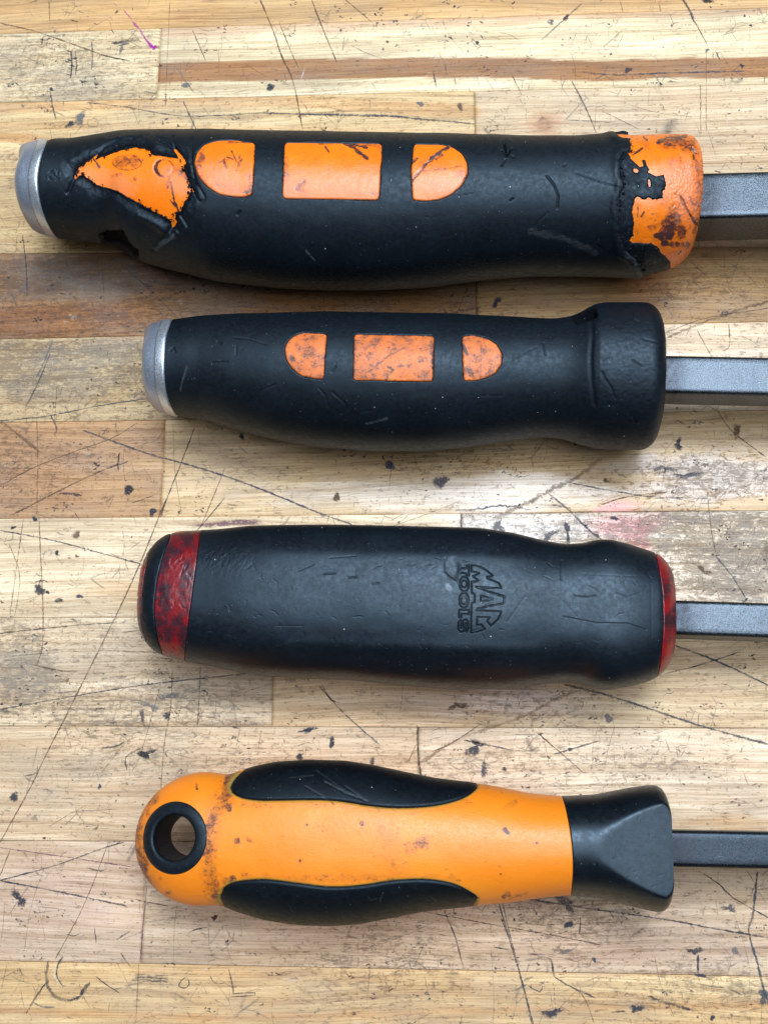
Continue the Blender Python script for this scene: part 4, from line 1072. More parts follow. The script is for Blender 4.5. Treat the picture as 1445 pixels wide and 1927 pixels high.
def collar1(u, v, S, TH, vis):
    g = smear(u, v, [([(1262, 262), (1282, 262), (1300, 272)], 20, .62), ([(1240, 262), (1262, 258), (1290, 252)], 7, .75), ([(1304, 274), (1312, 284)], 4, 1), ([(1306, 290), (1307, 296)], 4, 1),
        ([(1190, 289), (1208, 276)], 2, 1), ([(1210, 254), (1217, 260)], 2, 1), ([(1282, 370), (1292, 392), (1305, 412), (1315, 424)], 4, .95), ([(1300, 370), (1306, 384), (1318, 388)], 3, .8),
        ([(1248, 440), (1255, 420), (1262, 412), (1272, 412), (1280, 430), (1283, 445)], 12, .72), ([(1258, 448), (1266, 425)], 9, .95), ([(1225, 430), (1240, 425)], 10, .45), ([(1270, 390), (1262, 400), (1275, 405)], 10, .5), ([(1236, 445), (1246, 450)], 7, .9),
        ([(1200, 408), (1200, 390)], 2, .8), ([(1206, 408), (1212, 400)], 2.5, .8), ([(1250, 460), (1275, 464), (1300, 462)], 7, .7), ([(1254, 458)], 6, 1), ([(1276, 462)], 6, 1), ([(1290, 340), (1310, 300), (1316, 350)], 9, .35), ([(1312, 300), (1318, 350), (1319, 400), (1308, 440)], 7, .5),
        ([(1280, 500), (1300, 470)], 14, .42), ([(1278, 482), (1282, 476)], 2, 1)])
    g = np.maximum(g*1.15, 0.34+.2*fbm(u/16, v/16, 68, 3))
    ch = smear(u, v, [([(1230, 350), (1290, 330), (1300, 380)], 40, .8)])
    d = grooves(u, v, [([(1282, 370), (1292, 392), (1305, 412), (1315, 424)], 2.5, .5), ([(1304, 274), (1312, 284)], 3, .6)]+rnd_scuffs(1195, 260, 1315, 500, 34, 9, (4, 20), (.9, 1.5), (.03, .10)))
    d += 0.04*fbm(u/14, v/14, 19, 3)+np.where(np.hypot(u-1318, v-360) < 60, 0.2*fbm(u/3, v/3, 4, 2), 0)
    return d, {'grime_shade': g, 'chalk_sheen': ch}
H1.loft('collar', M_ORANGE, bar1, H1.s_of(1120, 386), H1.s1, collar1, ns=170, nt=220, nb=36, base=-0.55, rA=0.0, rB=0, label='chipped orange collar at the shaft end')
def res_field(u, v):
    f = sdf(u, v, RES_A)+2.0*fbm(u/4, v/4, 44, 3)
    hole = 3.2-np.hypot((u-1197)/1.5, v-319)+2.2*fbm(u/4, v/4, 9, 2)
    hole2 = 1.7-dist_poly(u, v, [(1221, 337), (1222, 349)])+1.2*fbm(u/4, v/4, 10, 2)
    return np.minimum(f, -np.maximum(hole, hole2))
def res_extra(u, v, g):
    return 0.09*fbm(u/9, v/9, 45, 3), {'grime_shade': np.clip(0.25+0.4*fbm(u/8, v/8, 6, 2), 0, 1), 'chalk_sheen': 0.25*sstep(0.35, 0.6, fbm(u/3, v/3, 8, 2))}
H1.overlay('rubber_residue', M_RUBBER, bar1, res_field, (1155, 240, 1265, 540), d_in=-0.30, d_out=-0.9, edge=1.6, res=1.3, extra=res_extra)
def crumbs(Hd, parent, lines, n, seed, rr=(0.00010, 0.00042), base=-0.3, jit=3.0):
    r = random.Random(seed)
    ss = np.linspace(Hd.s0+1e-4, Hd.s1-1e-4, 500); tt = np.linspace(0.02, math.pi-0.02, 220)
    Sg, Tg = np.meshgrid(ss, tt, indexing='ij'); Pg = Hd.surf(Sg, Tg); ug, vg = proj(Pg); Ng = Hd.normals(Sg, Tg)
    g = (1+5**.5)/2
    ico = np.array([(-1, g, 0), (1, g, 0), (-1, -g, 0), (1, -g, 0), (0, -1, g), (0, 1, g), (0, -1, -g), (0, 1, -g), (g, 0, -1), (g, 0, 1), (-g, 0, -1), (-g, 0, 1)], float)/1.9
    fc = np.array([(0, 11, 5), (0, 5, 1), (0, 1, 7), (0, 7, 10), (0, 10, 11), (1, 5, 9), (5, 11, 4), (11, 10, 2), (10, 7, 6), (7, 1, 8), (3, 9, 4), (3, 4, 2), (3, 2, 6), (3, 6, 8), (3, 8, 9), (4, 9, 5), (2, 4, 11), (6, 2, 10), (8, 6, 7), (9, 8, 1)])
    V = []; Fc = []
    for k in range(n):
        L = r.choice(lines); j = r.randrange(len(L)-1); t = r.random()
        x = L[j][0]*(1-t)+L[j+1][0]*t+r.gauss(0, jit); y = L[j][1]*(1-t)+L[j+1][1]*t+r.gauss(0, jit)
        q = np.argmin((ug-x)**2+(vg-y)**2); P = Pg.reshape(-1, 3)[q]+Ng.reshape(-1, 3)[q]*(base*0.001)
        R3 = np.array([[r.gauss(0, 1) for _ in range(3)] for _ in range(3)]); R3, _ = np.linalg.qr(R3)
        sc = r.uniform(*rr)*np.array([1, r.uniform(.4, .8), r.uniform(.35, .7)])*r.choice([.6, .8, 1, 1.4])
        w = ico*sc*(1+0.25*np.array([[r.uniform(-1, 1)] for _ in range(12)]))
        Fc.append(fc+len(V)*12); V.append(P+w @ R3.T)
    V = np.concatenate(V)
    make_mesh('rubber_crumbs', V, np.concatenate(Fc), M_RUBBER, parent, {'grime_shade': np.full(len(V), .35), 'chalk_sheen': np.zeros(len(V))}, smooth=False, kind='stuff')
crumbs(H1, bar1, [TEAR+[TEAR[0]]], 170, 3, base=-0.75, jit=2.0)
crumbs(H1, bar1, [RIDGE[2:]], 190, 4, (0.00010, 0.00036), base=-0.1, jit=2.2)
GI = [[([(420, 300), (426, 315)], 3, .9), ([(412, 306), (424, 300)], 2, .7), ([(380, 290), (372, 320), (385, 345)], 9, .55), ([(445, 320), (455, 300)], 4, .7), ([(465, 362)], 6, .8), ([(430, 268), (470, 266)], 4, .7), ([(410, 330), (440, 345)], 25, .3), ([(436, 284), (446, 306)], 1.6, .9), ([(428, 296), (440, 300)], 1.6, .8), ([(452, 292), (448, 312)], 1.6, .8), ([(400, 350), (470, 362)], 10, .4), ([(468, 330), (472, 362)], 6, .6)],
      [([(648, 268), (668, 280), (690, 298)], 4.5, .95), ([(655, 270), (690, 278)], 3.5, .75), ([(690, 270), (712, 276)], 7, .5), ([(700, 360), (712, 372)], 8, .55), ([(640, 268), (700, 268)], 3, .6), ([(560, 355), (572, 342)], 6, .8), ([(540, 300), (538, 340)], 7, .5), ([(612, 276), (620, 288)], 2, .9), ([(600, 270), (640, 268)], 3, .6), ([(560, 352), (575, 365)], 10, .4), ([(617, 330), (620, 310)], 3, .4)],
      [([(775, 340), (800, 310), (830, 285), (855, 272)], 3.5, 1), ([(772, 310), (785, 298)], 2.5, .9), ([(795, 322), (830, 318), (870, 312)], 2.5, .6), ([(790, 305), (840, 320)], 1.8, .5), ([(860, 330), (875, 320), (872, 345)], 8, .5), ([(820, 300), (832, 292)], 3, .6)]]
SHEEN = [[([(420, 340), (440, 355)], 30, .8)], [([(540, 355), (700, 355)], 34, .7)], [([(800, 355), (850, 350)], 32, .7)]]  # pale sheen painted over the lower part of each inset
for k, w in enumerate(W1):
    pa = np.array(w)
    def ex(u, v, g, k=k):
        gr = smear(u, v, GI[k]); gr = np.maximum(gr, 0.75*np.exp(-(g/2.3)**2)); gr = np.maximum(gr, .24+.12*fbm(u/14, v/14, 67, 3))
        d = -0.07*gr*(gr > .8)-0.05*np.maximum(gr-.3, 0)+0.03*fbm(u/10, v/10, 5, 2)
        if k == 2: d = d+0.55*np.exp(-(dist_poly(u, v, [(806, 300), (832, 284), (856, 269)])/1.8)**2)
        return d, {'grime_shade': gr, 'chalk_sheen': smear(u, v, SHEEN[k])}
    H1.overlay('inset', M_ORANGE, bar1, lambda u, v, w=w: sdf(u, v, w), (pa[:, 0].min(), pa[:, 1].min(), pa[:, 0].max(), pa[:, 1].max()), d_in=0.03, d_out=-1.1, edge=1.2, extra=ex,
               label=['D-shaped orange inset beside the tear', 'rectangular orange inset in the grip', 'D-shaped orange inset nearer the shaft'][k])
def cap_part(Hd, parent, sA, wscale, Lc, hgt, mat, labelname='end_cap'):
    pass
def endcap(Hd, parent, cutf, ub, dome=0.0026, chamf=0.0016, length=0.0075, inset=0.0):
    """steel striking cap: bright chamfer ring then a domed face, lathed about the handle's axis"""
    nt = 120; th = np.linspace(0, 2*math.pi, nt, endpoint=False)
    sc = cutf(th)
    rows = []; gr = []
    # from under the grip outward to the left
    prof = [(+0.0030, 0.93), (+0.0004, 0.93), (0.0, 0.99), (-0.0003, 1.0), (-0.0006, 1.0), (-0.0023, 0.972), (-0.0025, 0.966), (-0.0026, 0.958), (-0.0028, 0.954), (-length*0.55, 0.93), (-length*0.75, 0.90), (-length*0.88, 0.86), (-length*0.95, 0.81), (-length*0.99, 0.74), (-length, 0.64)]
    for (ds, k) in prof:
        S = sc+ds
        Sx = np.maximum(sc, Hd.s0+0.0008)+0.0
        P = Hd.surf(np.maximum(sc+0.001, Hd.s0+Hd.endL[0]), th)
        yc = np.interp(sc, Hd.grid, Hd.yc)
        ctr = Hd.O+np.mean(yc)*Hd.ey
        rel = P-Hd.O; y = rel @ Hd.ey; z = rel[:, 2]
        y = np.mean(yc)+(y-np.mean(yc))*k; z = z*k
        rows.append(Hd.O+S[:, None]*Hd.ex+y[:, None]*Hd.ey+z[:, None]*np.array([0, 0, 1.0]))
        gr.append(np.full(nt, 0.35 if -0.00265 < ds < -0.00245 or ds == 0.0 else 0.0)+np.clip(0.2*fbm(th*3, S*900, 6, 3), 0, .3))
    nr = 7
    idx = np.arange(nr*nt).reshape(nr, nt); j2 = np.roll(np.arange(nt), -1)
    f = np.stack([idx[:-1, :], idx[1:, :], idx[1:, j2], idx[:-1, j2]], -1).reshape(-1, 4)
    rimV = np.concatenate(rows[:nr]); rimF = f; rimG = np.concatenate(gr[:nr])
    rows = rows[nr-1:]; gr = gr[nr-1:]
    c = rows[-1].mean(0)-Hd.ex*0.0004
    for kk in (0.6, 0.3): rows.append(c+(rows[-1]-c)*kk-0*Hd.ex); gr.append(np.zeros(nt))
    V = np.concatenate(rows+[c[None]]); ni = len(rows); idx = np.arange(ni*nt).reshape(ni, nt); j2 = np.roll(np.arange(nt), -1)
    f = np.stack([idx[:-1, :], idx[1:, :], idx[1:, j2], idx[:-1, j2]], -1).reshape(-1, 4)
    t = np.stack([idx[-1], np.full(nt, ni*nt), idx[-1][j2]], -1)
    o = make_mesh('end_cap', V, [f, t], M_CAP, parent, {'grime_shade': np.concatenate(gr+[np.zeros(1)])}, label=None)
    r = make_mesh('cap_rim', rimV+np.array(parent.location)*0, rimF, M_RIM, parent, {'grime_shade': rimG})
    r.parent = o
    return o
endcap(H1, bar1, SA1, 60, length=0.0074)
shaft(bar1, (1322, 328), (1445, 325), (1320, 406), (1445, 402), ZC1, M_SHAFT, 1300, height=0.0138)

# ================================================================== bar 2
ZC2 = 0.0178
H2 = Handle(ZC2, (330, 695), (1240, 710),
    [(280, 612), (322, 604), (350, 600), (380, 596), (450, 592), (550, 590), (620, 588), (700, 590), (850, 592), (950, 597), (1040, 601), (1070, 597), (1088, 590), (1100, 582), (1112, 575), (1130, 571), (1200, 571), (1260, 573)],
    [(290, 783), (335, 785), (360, 790), (385, 794), (440, 812), (520, 832), (600, 845), (700, 852), (800, 852), (880, 845), (960, 832), (1020, 825), (1055, 827), (1090, 838), (1120, 847), (1160, 850), (1250, 851)],
    (312, 695), (1236, 712), endL=(0.003, 2.0), endR=(0.0042, 2.0), kh=0.985)
pos = H2.O.copy(); pos[2] = 0
bar2 = thing('pry_bar', 'second pry bar from the top, untorn black grip, silver end cap, three scuffed orange insets', 'pry bar', tuple(pos), GROUP)
W2 = [round_poly([(615, 627), (611, 680), (610, 714), (590, 713), (566, 708), (548, 693), (538, 675), (535, 655), (542, 640), (556, 629), (575, 625)], 6),
      round_poly([(666, 628), (817, 631), (814, 719), (664, 716)], 6),
      round_poly([(869, 632), (890, 630), (915, 635), (935, 647), (945, 665), (944, 685), (932, 703), (915, 712), (895, 717), (872, 717), (871, 690)], 6)]
H2_GR = [([(1112, 600), (1114, 630), (1111, 670), (1112, 710), (1118, 760)], 6, .26), ([(1086, 600), (1100, 595), (1114, 591)], 9, 3.0), ([(1095, 600), (1116, 592)], 5, 1.4), ([(1187, 597), (1203, 607)], 2, .5), ([(1133, 700), (1138, 712), (1150, 730), (1157, 750)], 2.2, .6), ([(1188, 678), (1208, 690)], 2, .5),
         ([(1210, 638), (1240, 645)], 1.8, .35), ([(1135, 680), (1150, 673)], 1.6, .35), ([(1023, 645), (1026, 668)], 1.8, .4), ([(965, 680), (990, 662), (1010, 652)], 1.6, .2), ([(1188, 590), (1190, 600)], 2, .5), ([(1190, 785), (1196, 795)], 2, .4),
         ([(470, 755), (490, 735), (520, 723)], 1.7, .3), ([(600, 730), (612, 745), (618, 765)], 1.7, .3), ([(625, 738), (650, 760), (655, 775)], 1.7, .3), ([(690, 797), (728, 787)], 1.6, .3), ([(440, 635), (470, 638), (500, 648)], 1.6, .25), ([(445, 650), (444, 668)], 1.5, .3),
         ([(400, 683), (428, 681)], 1.7, .35), ([(410, 643), (416, 646)], 2, .5), ([(395, 728), (400, 724)], 2.2, .5), ([(388, 699)], 2, .4), ([(625, 700), (632, 690)], 2, .5), ([(320, 660), (326, 655), (330, 662)], 2.5, .4), ([(680, 775), (700, 772)], 1.6, .2), ([(905, 745), (945, 745)], 1.6, .2)]
H2_GR = [(g[0], g[1]*0.85, g[2]*(1 if g[1] > 3.5 else .45)) for g in H2_GR if len(g[0]) > 1]+rnd_scuffs(340, 600, 1240, 830, 60, 15, (5, 26), (0.9, 1.4), (0.01, 0.03))
def sleeve2(u, v, S, TH, vis):
    win = np.maximum.reduce([sdf(u, v, w)+0.7*fbm(u/4, v/4, 12, 2) for w in W2])
    gv = grooves(u, v, H2_GR)
    d = np.where(vis, gv, 0)+0.09*fbm(u/50, v/40, 72, 3)
    d = np.where(vis & (win > -7), d+0*win-1.6*sstep(0.3, 1.5, win), d)
    d = d+np.where(u > 1120, 0.05*fbm(u/6, v/4, 73, 3), 0)
    tearg = smear(u, v, [([(1082, 598), (1098, 593), (1114, 589)], 12, 1)])  # darkness of the hole painted into the nick
    ch = smear(u, v, [([(690, 797), (728, 787)], 2.5, .5), ([(340, 735), (343, 720), (352, 690)], 1.5, .5)])
    return d, {'grime_shade': np.where(vis, np.clip(np.maximum(-gv*1.3, tearg), 0, 1), 0), 'chalk_sheen': np.where(vis, ch, 0)}
SA2 = H2.cut([(323, 603), (313, 630), (310, 660), (309, 700), (312, 735), (320, 762), (334, 787)])
H2.loft('grip', M_RUBBER, bar2, SA2, H2.s1, sleeve2, ns=560, nt=230, nb=36, rA=0.0003, rB=0)
endcap(H2, bar2, SA2, 60, length=0.0066)
GI2 = [[([(548, 672), (551, 676)], 6, .9), ([(560, 650), (600, 640)], 16, .42), ([(600, 680), (590, 690)], 8, .6), ([(545, 640), (540, 670), (560, 700)], 7, .45), ([(570, 690), (600, 705)], 14, .4), ([(560, 640), (606, 632)], 5, .6)],
       [([(690, 655), (712, 640)], 6, .6), ([(695, 700), (730, 670), (760, 655)], 3, .7), ([(728, 690), (740, 695), (726, 715)], 4, .95), ([(812, 645), (815, 690)], 7, .85), ([(790, 680), (800, 675)], 7, .7), ([(690, 672), (700, 680)], 6, .55), ([(740, 690), (770, 688)], 3, .7), ([(670, 640), (668, 700)], 5, .5), ([(672, 708), (700, 714)], 5, .5), ([(740, 650), (770, 700)], 36, .33), ([(670, 640), (690, 632)], 6, .7)],
       [([(872, 650), (878, 665)], 4, 1), ([(895, 650), (925, 670)], 16, .42), ([(920, 680), (940, 670)], 12, .55), ([(880, 690), (890, 710)], 9, .7), ([(900, 640), (910, 660)], 5, .5), ([(905, 655), (905, 700)], 2, .7), ([(870, 700), (900, 714)], 6, .5), ([(885, 680), (925, 700)], 18, .38)]]
for k, w in enumerate(W2):
    pa = np.array(w)
    def ex(u, v, g, k=k):
        gr = smear(u, v, GI2[k]); gr = np.maximum(gr, 0.7*np.exp(-(g/2)**2)); gr = np.maximum(gr, .44+.26*fbm(u/14, v/14, 66, 3))
        return -0.05*np.maximum(gr-.3, 0)+0.04*fbm(u/8, v/8, 5, 2), {'grime_shade': gr, 'chalk_sheen': np.full(u.shape, .15)}
    H2.overlay('inset', M_ORANGE2, bar2, lambda u, v, w=w: sdf(u, v, w)+0.7*fbm(u/4, v/4, 12, 2), (pa[:, 0].min(), pa[:, 1].min(), pa[:, 0].max(), pa[:, 1].max()), d_in=0.02, d_out=-1.0, edge=1.2, extra=ex,
               label=['scuffed D-shaped orange inset near the end cap', 'scuffed rectangular orange inset', 'scuffed D-shaped orange inset nearer the shaft'][k])
shaft(bar2, (1253, 672), (1445, 675), (1252, 734), (1445, 739), ZC2, M_SHAFT, 1240, height=0.0098)

# ================================================================== bar 3 (lettered grip, red bands)
ZC3 = 0.0178
H3 = Handle(ZC3, (290, 1128), (1255, 1158),
    [(270, 1030), (300, 1019), (320, 1009), (345, 1003), (375, 1001), (420, 999), (480, 993), (560, 991), (650, 991), (700, 992), (820, 995), (900, 997), (960, 1005), (1010, 1018), (1060, 1027), (1095, 1025), (1115, 1019), (1140, 1018), (1180, 1027), (1230, 1043), (1300, 1060)],
    [(270, 1220), (300, 1233), (345, 1245), (400, 1255), (470, 1270), (560, 1277), (650, 1280), (750, 1290), (850, 1298), (950, 1298), (1010, 1290), (1060, 1283), (1090, 1285), (1120, 1297), (1150, 1299), (1200, 1290), (1235, 1278), (1300, 1262)],
    (273, 1128), (1261, 1158), kh=0.86, hmax=0.0172, nn=2.55, endL=(0.0062, 2.2), endR=(0.0052, 2.0))
pos = H3.O.copy(); pos[2] = 0
bar3 = thing('pry_bar', 'third pry bar from the top, black grip with dark red bands and embossed letters', 'pry bar', tuple(pos), GROUP)
ZL = lambda L: [(820+x/9.03, 1030+y/9.03) for x, y in L]
def ell(cx, cy, rx, ry, n=22): return [(cx+rx*math.cos(2*math.pi*k/n), cy+ry*math.sin(2*math.pi*k/n)) for k in range(n+1)]
LOGO = [[(600, 300), (700, 310), (800, 350), (880, 405), (965, 475), (930, 495), (865, 500)], [(870, 525), (960, 560), (1070, 605), (1112, 692), (900, 688), (680, 668)],
        [(600, 300), (605, 405), (690, 420), (735, 438), (625, 490), (720, 560), (690, 580), (606, 580), (608, 775), (645, 790), (662, 825), (655, 935), (605, 952), (595, 1455)],
        [(690, 675), (900, 755), (1162, 835), (1155, 952), (900, 1000), (700, 1047)], [(690, 1070), (900, 1082), (1108, 1090), (1095, 1140), (1050, 1230), (935, 1335), (870, 1260), (912, 1190), (700, 1185), (695, 1332), (770, 1312), (828, 1395), (740, 1430), (650, 1450), (595, 1457)],
        [(760, 825), (972, 880), (765, 922), (760, 825)], [(557, 295), (557, 478)], [(520, 300), (520, 352), (425, 352)], [(425, 432), (515, 440), (520, 482)],
        ell(480, 625, 80, 128), ell(475, 622, 50, 60), ell(475, 900, 80, 130), ell(475, 905, 55, 60), [(560, 1062), (393, 1065), (393, 1197), (430, 1197), (430, 1140), (560, 1140), (560, 1062)],
        [(420, 1235), (385, 1280), (380, 1400), (420, 1448), (470, 1432), (490, 1330), (510, 1290), (522, 1330), (505, 1432)], [(432, 1240), (425, 1380), (447, 1370), (465, 1250), (510, 1225), (547, 1270), (545, 1400), (520, 1442)]]
LOGO_G = [(ZL(L), 1.45, 0.24) for L in LOGO]
H3_GR = [(ZL([(165, 200), (165, 400), (270, 490), (370, 560), (395, 620)]), 4, .35), ([(1056, 1055), (1056, 1090)], 2.6, .4), ([(1060, 1160), (1120, 1172), (1180, 1173), (1215, 1185)], 1.6, .25), ([(1080, 1120), (1100, 1123), (1120, 1120)], 1.6, .3), ([(1160, 1115), (1180, 1123), (1205, 1115)], 1.5, .2),
         ([(955, 1170), (975, 1140), (990, 1120)], 1.5, .2), ([(1060, 1130), (1085, 1160)], 1.5, .2), ([(608, 1080), (630, 1079)], 2, .35), ([(655, 1087), (670, 1086)], 2, .35), ([(700, 1100), (712, 1097)], 2, .3),
         ([(560, 1075), (590, 1062)], 1.6, .25), ([(520, 1178), (570, 1178), (572, 1195)], 1.3, .12), ([(425, 1142), (410, 1155)], 1.6, .3), ([(460, 1190), (440, 1210)], 1.5, .2), ([(620, 1050), (670, 1046)], 1.5, .2), ([(1225, 1100), (1225, 1200)], 2.4, .07), ([(1100, 1080), (1210, 1085)], 2.4, .05)]
H3_GR = [(a, b*0.9, c*0.36) for a, b, c in H3_GR]
H3_GR += rnd_scuffs(380, 1040, 1230, 1240, 110, 25, (4, 20), (0.9, 1.5), (0.02, 0.08))
def grip3(u, v, S, TH, vis):
    lg = grooves(u, v, LOGO_G); gg = grooves(u, v, H3_GR)
    d = np.where(vis, np.minimum(lg, gg), 0)+0.07*fbm(u/50, v/34, 74, 2)
    # thumb area by the letters and the scooped flat near the collar
    q = np.hypot((u-1130)/110, (v-1135)/75); d = d-0.30*(1-sstep(0.2, 1.15, q))*vis
    q2 = np.hypot((u-852)/18, (v-1070)/26); d = d-0.30*(1-sstep(0.3, 1.0, q2))*vis
    # soft long ridges
    for yy, k in ((1040, .14), (1215, .25)):
        d = d+k*np.exp(-((v-yy-(u-600)*0.02)/14)**2)*sstep(450, 560, u)*(1-sstep(980, 1080, u))*vis
    wr = (1-sstep(0.3, 1.0, np.hypot((u-425)/70, (v-1050)/50)))*vis
    d = d+wr*0.05*fbm((u+v*0.4)/2.2, (v-u*0.35)/7, 3, 2)
    g = np.clip(-lg*1.7-gg*0.8, 0, 1)  # darker with groove depth
    ch = 0.22*(1-sstep(0.5, 1.2, np.hypot((u-930)/170, (v-1110)/60)))*np.clip(0.6+fbm(u/20, v/20, 7, 4), 0, 1)
    ch = ch+smear(u, v, [([(843, 1104), (846, 1108)], 4.5, 5.0)])
    return d, {'grime_shade': np.where(vis, g, 0), 'chalk_sheen': np.where(vis, np.clip(ch, 0, 4), 0)}
C_TIP = H3.cut([(290, 1018), (281, 1040), (272, 1075), (266, 1110), (265, 1150), (268, 1185), (277, 1212), (300, 1236)])
C_RB = H3.cut([(322, 1006), (309, 1040), (299, 1075), (291, 1120), (290, 1160), (296, 1200), (306, 1230), (315, 1250)])
C_GR = H3.cut([(377, 998), (371, 1050), (363, 1110), (356, 1160), (351, 1200), (347, 1250)])
C_RR = H3.cut([(1232, 1038), (1241, 1075), (1247, 1120), (1249, 1170), (1246, 1220), (1240, 1260), (1234, 1285)])
gp = 0.00004
tl = np.linspace(0, 1, 430)
dn = np.linspace(0.545, 0.665, 130)
tsamp = np.unique(np.concatenate([tl, dn]))
# dense theta in the letters
th = np.unique(np.concatenate([np.linspace(-0.12, math.pi+0.12, 210), np.linspace(1.0, 2.15, 190)]))
th = np.concatenate([th, np.linspace(math.pi+0.12, 2*math.pi-0.12, 38)[1:-1]])
H3.loft('grip', M_RUBBER3, bar3, lambda T: C_GR(T)+gp, lambda T: C_RR(T)-gp, grip3, ssamp=tsamp, thsamp=th, rA=0.0002, rB=0.0003, label='black grip with embossed letters')
def redgr(seed, k=.55):
    def f(u, v, S, TH, vis):
        g = np.clip(k*(0.62+0.9*fbm(u/22, v/26, seed, 4)), 0.1, .95)
        d = 0.10*fbm(u/10, v/10, seed+1, 4)+grooves(u, v, rnd_scuffs(250, 1010, 375, 1240, 30, seed, (6, 24), (1, 2), (.08, .2)))
        return d, {'grime_shade': g, 'chalk_sheen': np.zeros(u.shape)}
    return f
H3.loft('red_band', M_RED, bar3, lambda T: C_RB(T)+gp, lambda T: C_GR(T)-gp, redgr(31, .95), ns=60, nt=200, nb=30, rA=0.0003, rB=0.0002)
H3.loft('black_ring', M_RUBBER3, bar3, lambda T: C_TIP(T)+gp, lambda T: C_RB(T)-gp, lambda u, v, S, TH, vis: 0.08*fbm(u/8, v/10, 7, 3), ns=40, nt=200, nb=30, rA=0.0002, rB=0.0003)
H3.loft('red_tip', M_RED, bar3, H3.s0, lambda T: C_TIP(T)-gp, redgr(41, 1.3), ns=40, nt=200, nb=30, rA=0, rB=0.0002)
H3.loft('red_collar', M_RED, bar3, lambda T: C_RR(T)+gp, H3.s1, redgr(51, .8), ns=60, nt=200, nb=30, rA=0.0002, rB=0)
shaft(bar3, (1272, 1133), (1445, 1139), (1272, 1190), (1445, 1195), ZC3, M_SHAFT, 1260, height=0.0088)

# ================================================================== bar 4 (amber, hanging hole)
ZC4 = 0.0172
def kh4(s):
    # height along the bar
    S_ = lambda u: float((unproj(u, 1590, s.zc)-s.O) @ s.ex)
    xs = [S_(250), S_(340), S_(430), S_(560), S_(700), S_(900), S_(1050), S_(1110), S_(1160), S_(1250)]
    hs = [0.0108, 0.0112, 0.0122, 0.0142, 0.0146, 0.0135, 0.0132, 0.0134, 0.0145, 0.0168]
    h = np.interp(s.grid, xs, hs); k = np.exp(-0.5*(np.arange(-60, 61)*(s.grid[1]-s.grid[0])/0.004)**2); k /= k.sum()
    return np.convolve(np.pad(h, 60, mode='edge'), k, 'valid')
H4 = Handle(ZC4, (340, 1578), (1240, 1597),
    [(200, 1452), (350, 1452), (390, 1452), (412, 1455), (432, 1458), (450, 1451), (480, 1442), (520, 1434), (580, 1430), (650, 1432), (700, 1440), (760, 1453), (820, 1465), (890, 1473), (920, 1477), (960, 1485), (1000, 1493), (1060, 1498), (1120, 1495), (1180, 1483), (1215, 1478), (1300, 1474)],
    [(200, 1705), (350, 1705), (395, 1704), (418, 1703), (450, 1715), (500, 1730), (560, 1739), (620, 1741), (680, 1737), (740, 1725), (800, 1713), (850, 1708), (900, 1703), (960, 1698), (1010, 1690), (1070, 1684), (1130, 1690), (1180, 1703), (1220, 1713), (1240, 1716), (1300, 1720)],
    (257, 1578), (1249, 1597), kh=kh4, nn=2.15, endL=(0.0167, 2.0), endR=(0.0024, 2.0), smooth=0.7)
pos = H4.O.copy(); pos[2] = 0
bar4 = thing('pry_bar', 'bottom pry bar, amber handle with hanging hole, black side grips and flared collar', 'pry bar', tuple(pos), GROUP)
sF0, sF1 = H4.s_of(1100, 1597), H4.s1
def post4(S, TH, y, z, yc, w):
    # the flared collar is cut flat on top: facet dropping towards the end
    t = np.clip((S-sF0)/(sF1-sF0), 0, 1)
    zt = 0.0138-0.0022*t
    k = 0.00022
    zz = np.where(S > sF0-0.004, -k*np.log(np.exp(-np.clip(z, -1, 1)/k)+np.exp(-zt/k)), z)
    bl = sstep(sF0-0.004, sF0+0.004, S)
    z = np.where(z > 0.004, z*(1-bl)+zz*bl, z)
    return y, z
H4.post = post4
C_BC = H4.cut([(1055, 1490), (1064, 1520), (1072, 1560), (1077, 1600), (1078, 1640), (1074, 1690)])
